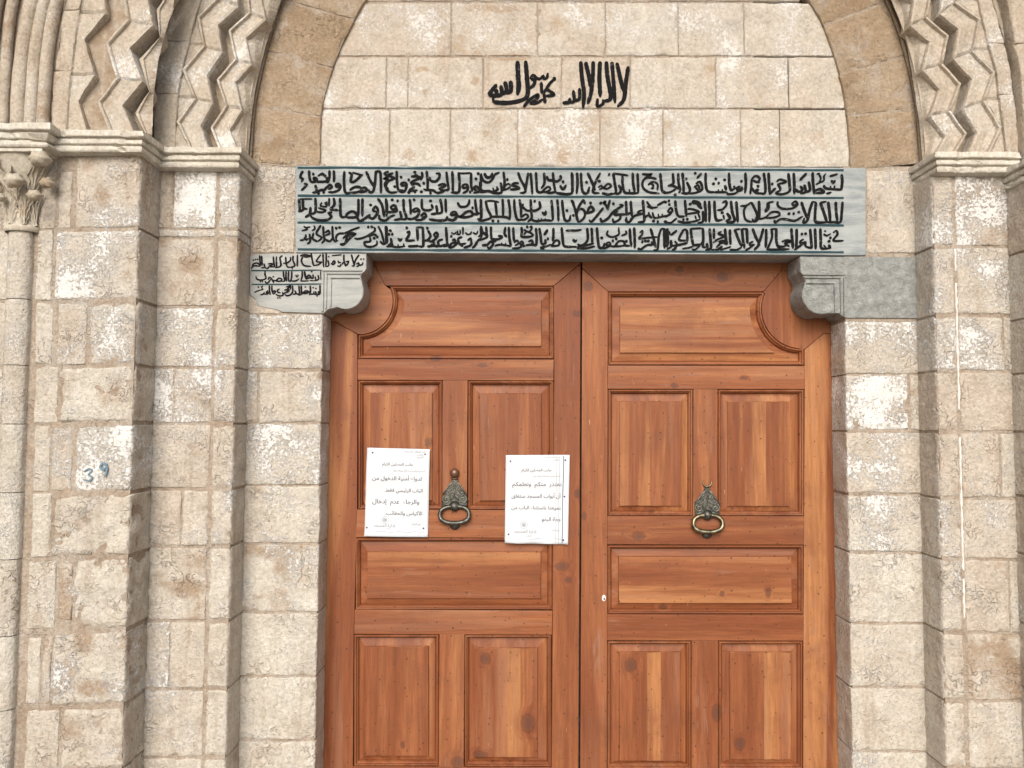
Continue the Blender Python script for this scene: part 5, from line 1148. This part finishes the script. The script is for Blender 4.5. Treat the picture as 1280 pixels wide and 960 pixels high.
def notice(label, c, lines, small, stamp, tacks, bow, fold=None):
    """c: px corners tl,tr,br,bl"""
    YP = -0.004
    q = [P(x, y, YP) for x, y in c]; ctr = (sum(p[0] for p in q)/4, YP, sum(p[1] for p in q)/4)
    T = thing('paper_notice', label, 'notice', ctr, 'printed notices on the left door leaf')
    def S_(u, v):
        x = lerp(lerp(q[0][0], q[1][0], u), lerp(q[3][0], q[2][0], u), v); z = lerp(lerp(q[0][1], q[1][1], u), lerp(q[3][1], q[2][1], u), v)
        y = YP - bow(u, v)
        return x, y, z
    m = M(); n1, n2 = 24, 32; ids = [[m.vert(*S_(i/n1, j/n2)) for i in range(n1+1)] for j in range(n2+1)]
    for j in range(n2):
        for i in range(n1): m.face(ids[j+1][i], ids[j+1][i+1], ids[j][i+1], ids[j][i])
    sheet_o = m.build('paper_sheet', MAT['paper'], T, smooth=True)
    md = sheet_o.modifiers.new('thickness', 'SOLIDIFY'); md.thickness = 0.0003; md.offset = 0
    def put(m, body, ul, ur, vb, hs=1.0, clip=None):
        v, f = text_geo(shape_ar(body))
        if not v: return
        xa, xb = min(p[0] for p in v), max(p[0] for p in v); k = (ur-ul)/(xb-xa); asp = math.dist(q[0], q[1])/math.dist(q[0], q[3])
        base = []
        for x, y in v:
            u = ul+(x-xa)*k; w = vb - y*k*asp*hs; X, Y, Z = S_(u, w); base.append((m.vert(X, Y-.0005, Z), u))
        for poly in f:
            if clip and max(base[i][1] for i in poly) > clip: continue
            m.face(*[base[i][0] for i in poly])
    for body, ul, ur, vb, hs in lines:
        m = M(); put(m, body, ul, ur, vb, hs, fold and fold-.02); m.build('printed_line', MAT['toner'], T)
    for body, ul, ur, vb in small:
        m = M(); put(m, body, ul, ur, vb, 1.0, fold and fold-.02); m.build('small_print', MAT['toner_faint'], T)
    m = M()
    su, sv = stamp; asp = math.dist(q[0], q[1])/math.dist(q[0], q[3])
    for r, w in ((.058, .0008), (.032, .0010), (.014, .0012)):
        pts = []
        for k in range(22):
            a = 2*math.pi*k/22; X, Y, Z = S_(su+r*math.cos(a), sv+r*asp*math.sin(a)); pts.append((X, Y-.0002, Z))
        m.tube(pts, w*(.7+.3*math.sin(r*99)), 4, True)
    m.build('round_stamp', MAT['toner_faint'], T); m = M()
    pts = []
    for k in range(30):
        X, Y, Z = S_(.06+.88*k/29, .948+.006*math.sin(k*.7)); pts.append((X, Y-.0001, Z))
    m.tube(pts, .0007, 4)
    m.build('wavy_rule', MAT['toner_faint'], T)
    for u, v in tacks:
        X, Y, Z = S_(u, v); m = M(); m.loft([[(X+r*math.cos(a), Y-d, Z+r*math.sin(a)) for a in [2*math.pi*k/10 for k in range(10)]] for r, d in ((.0030, -.002), (.0030, .0012), (.0018, .0022))], True, False, True)
        m.build('tack', MAT['tack'], T)
    if fold:
        for u0, wd, mt in ((fold, .0016, 'sleeve_edge'), (fold-.06, .0005, 'toner_faint'), (fold-.105, .0004, 'toner_faint')):
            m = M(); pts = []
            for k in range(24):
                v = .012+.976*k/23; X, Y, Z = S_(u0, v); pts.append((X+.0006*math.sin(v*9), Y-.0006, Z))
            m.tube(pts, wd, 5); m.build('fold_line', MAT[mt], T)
notice('white printed paper notice pinned flat by four tacks, left of the ball-topped knocker',
       [(459, 559.5), (537.5, 561.5), (535, 671), (455.5, 670)],
       [('جانب المصلين الكرام', .25, .74, .195, 1), ('لدواع أمنية الدخول من', .10, .88, .362, .95), ('الباب الرئيسي فقط.', .30, .90, .495, 1), ('والرجاء  عدم  إدخال', .11, .85, .628, .95), ('الأكياس والحقائب.', .32, .90, .755, 1)],
       [('السلام عليكم ورحمة الله وبركاته وبعد', .42, .93, .262), ('دائرة الأوقاف الإسلامية', .60, .94, .042), ('طرابلس', .79, .90, .075), ('التاريخ', .80, .90, .105), ('مع الشكر', .74, .88, .865), ('إدارة المسجد', .14, .48, .893), ('لبنان', .34, .40, .918)],
       (.315, .815), [(.09, .055), (.925, .06), (.035, .905), (.925, .905)], lambda u, v: .0022*math.sin(u*3.1)+.004*math.sin(v*5.2)**2*(1-v)+.0015*math.sin(u*7+v*4) + .007*max(0, v-.91)/.09 + .004*max(0, u-.93)/.07*(1-v))
notice('white printed paper notice with a dark folded strip down its right side',
       [(632.2, 568.8), (712, 568.5), (709.8, 680), (630.8, 678.6)],
       [('جانب المصلين الكرام', .25, .72, .185, 1), ('نعتذر  منكم  ونعلمكم', .11, .88, .352, .9), ('أن أبواب المسجد ستغلق', .10, .87, .485, .95), ('جميعها باستثناء الباب من', .10, .89, .615, .95), ('جهة البهو', .58, .88, .745, 1)],
       [('السلام عليكم ورحمة الله وبركاته وبعد', .43, .86, .248), ('دائرة الأوقاف الإسلامية', .62, .84, .03), ('طرابلس', .74, .84, .062), ('مع الشكر', .74, .86, .855), ('إدارة المسجد', .15, .5, .88), ('لبنان', .35, .42, .92)],
       (.30, .79), [(.075, .07), (.06, .90), (.935, .06), (.93, .47), (.925, .955)], lambda u, v: .0022*math.sin(u*6.3)**2+.003*v*math.sin(u*8+1)**2+.0015*math.sin(v*9)+(.007*max(0, (u-.88)/.12)) + .006*max(0, v-.95)/.05*math.sin(u*7)**2, .905)

# doorstep
DS = M(); DS.tone = (.3, .2, .2, .3); DS.box(-1.05, 1.05, -0.14, 0.06, 0.0, P(640, YB+1, 0)[1]-.004)
o = DS.build('doorstep', MAT['impost'], bevel=.008); o['label'] = 'low worn stone step under the timber doors'; o['category'] = 'step'
for o in bpy.data.objects:
    if '_w' in o: del o['_w']
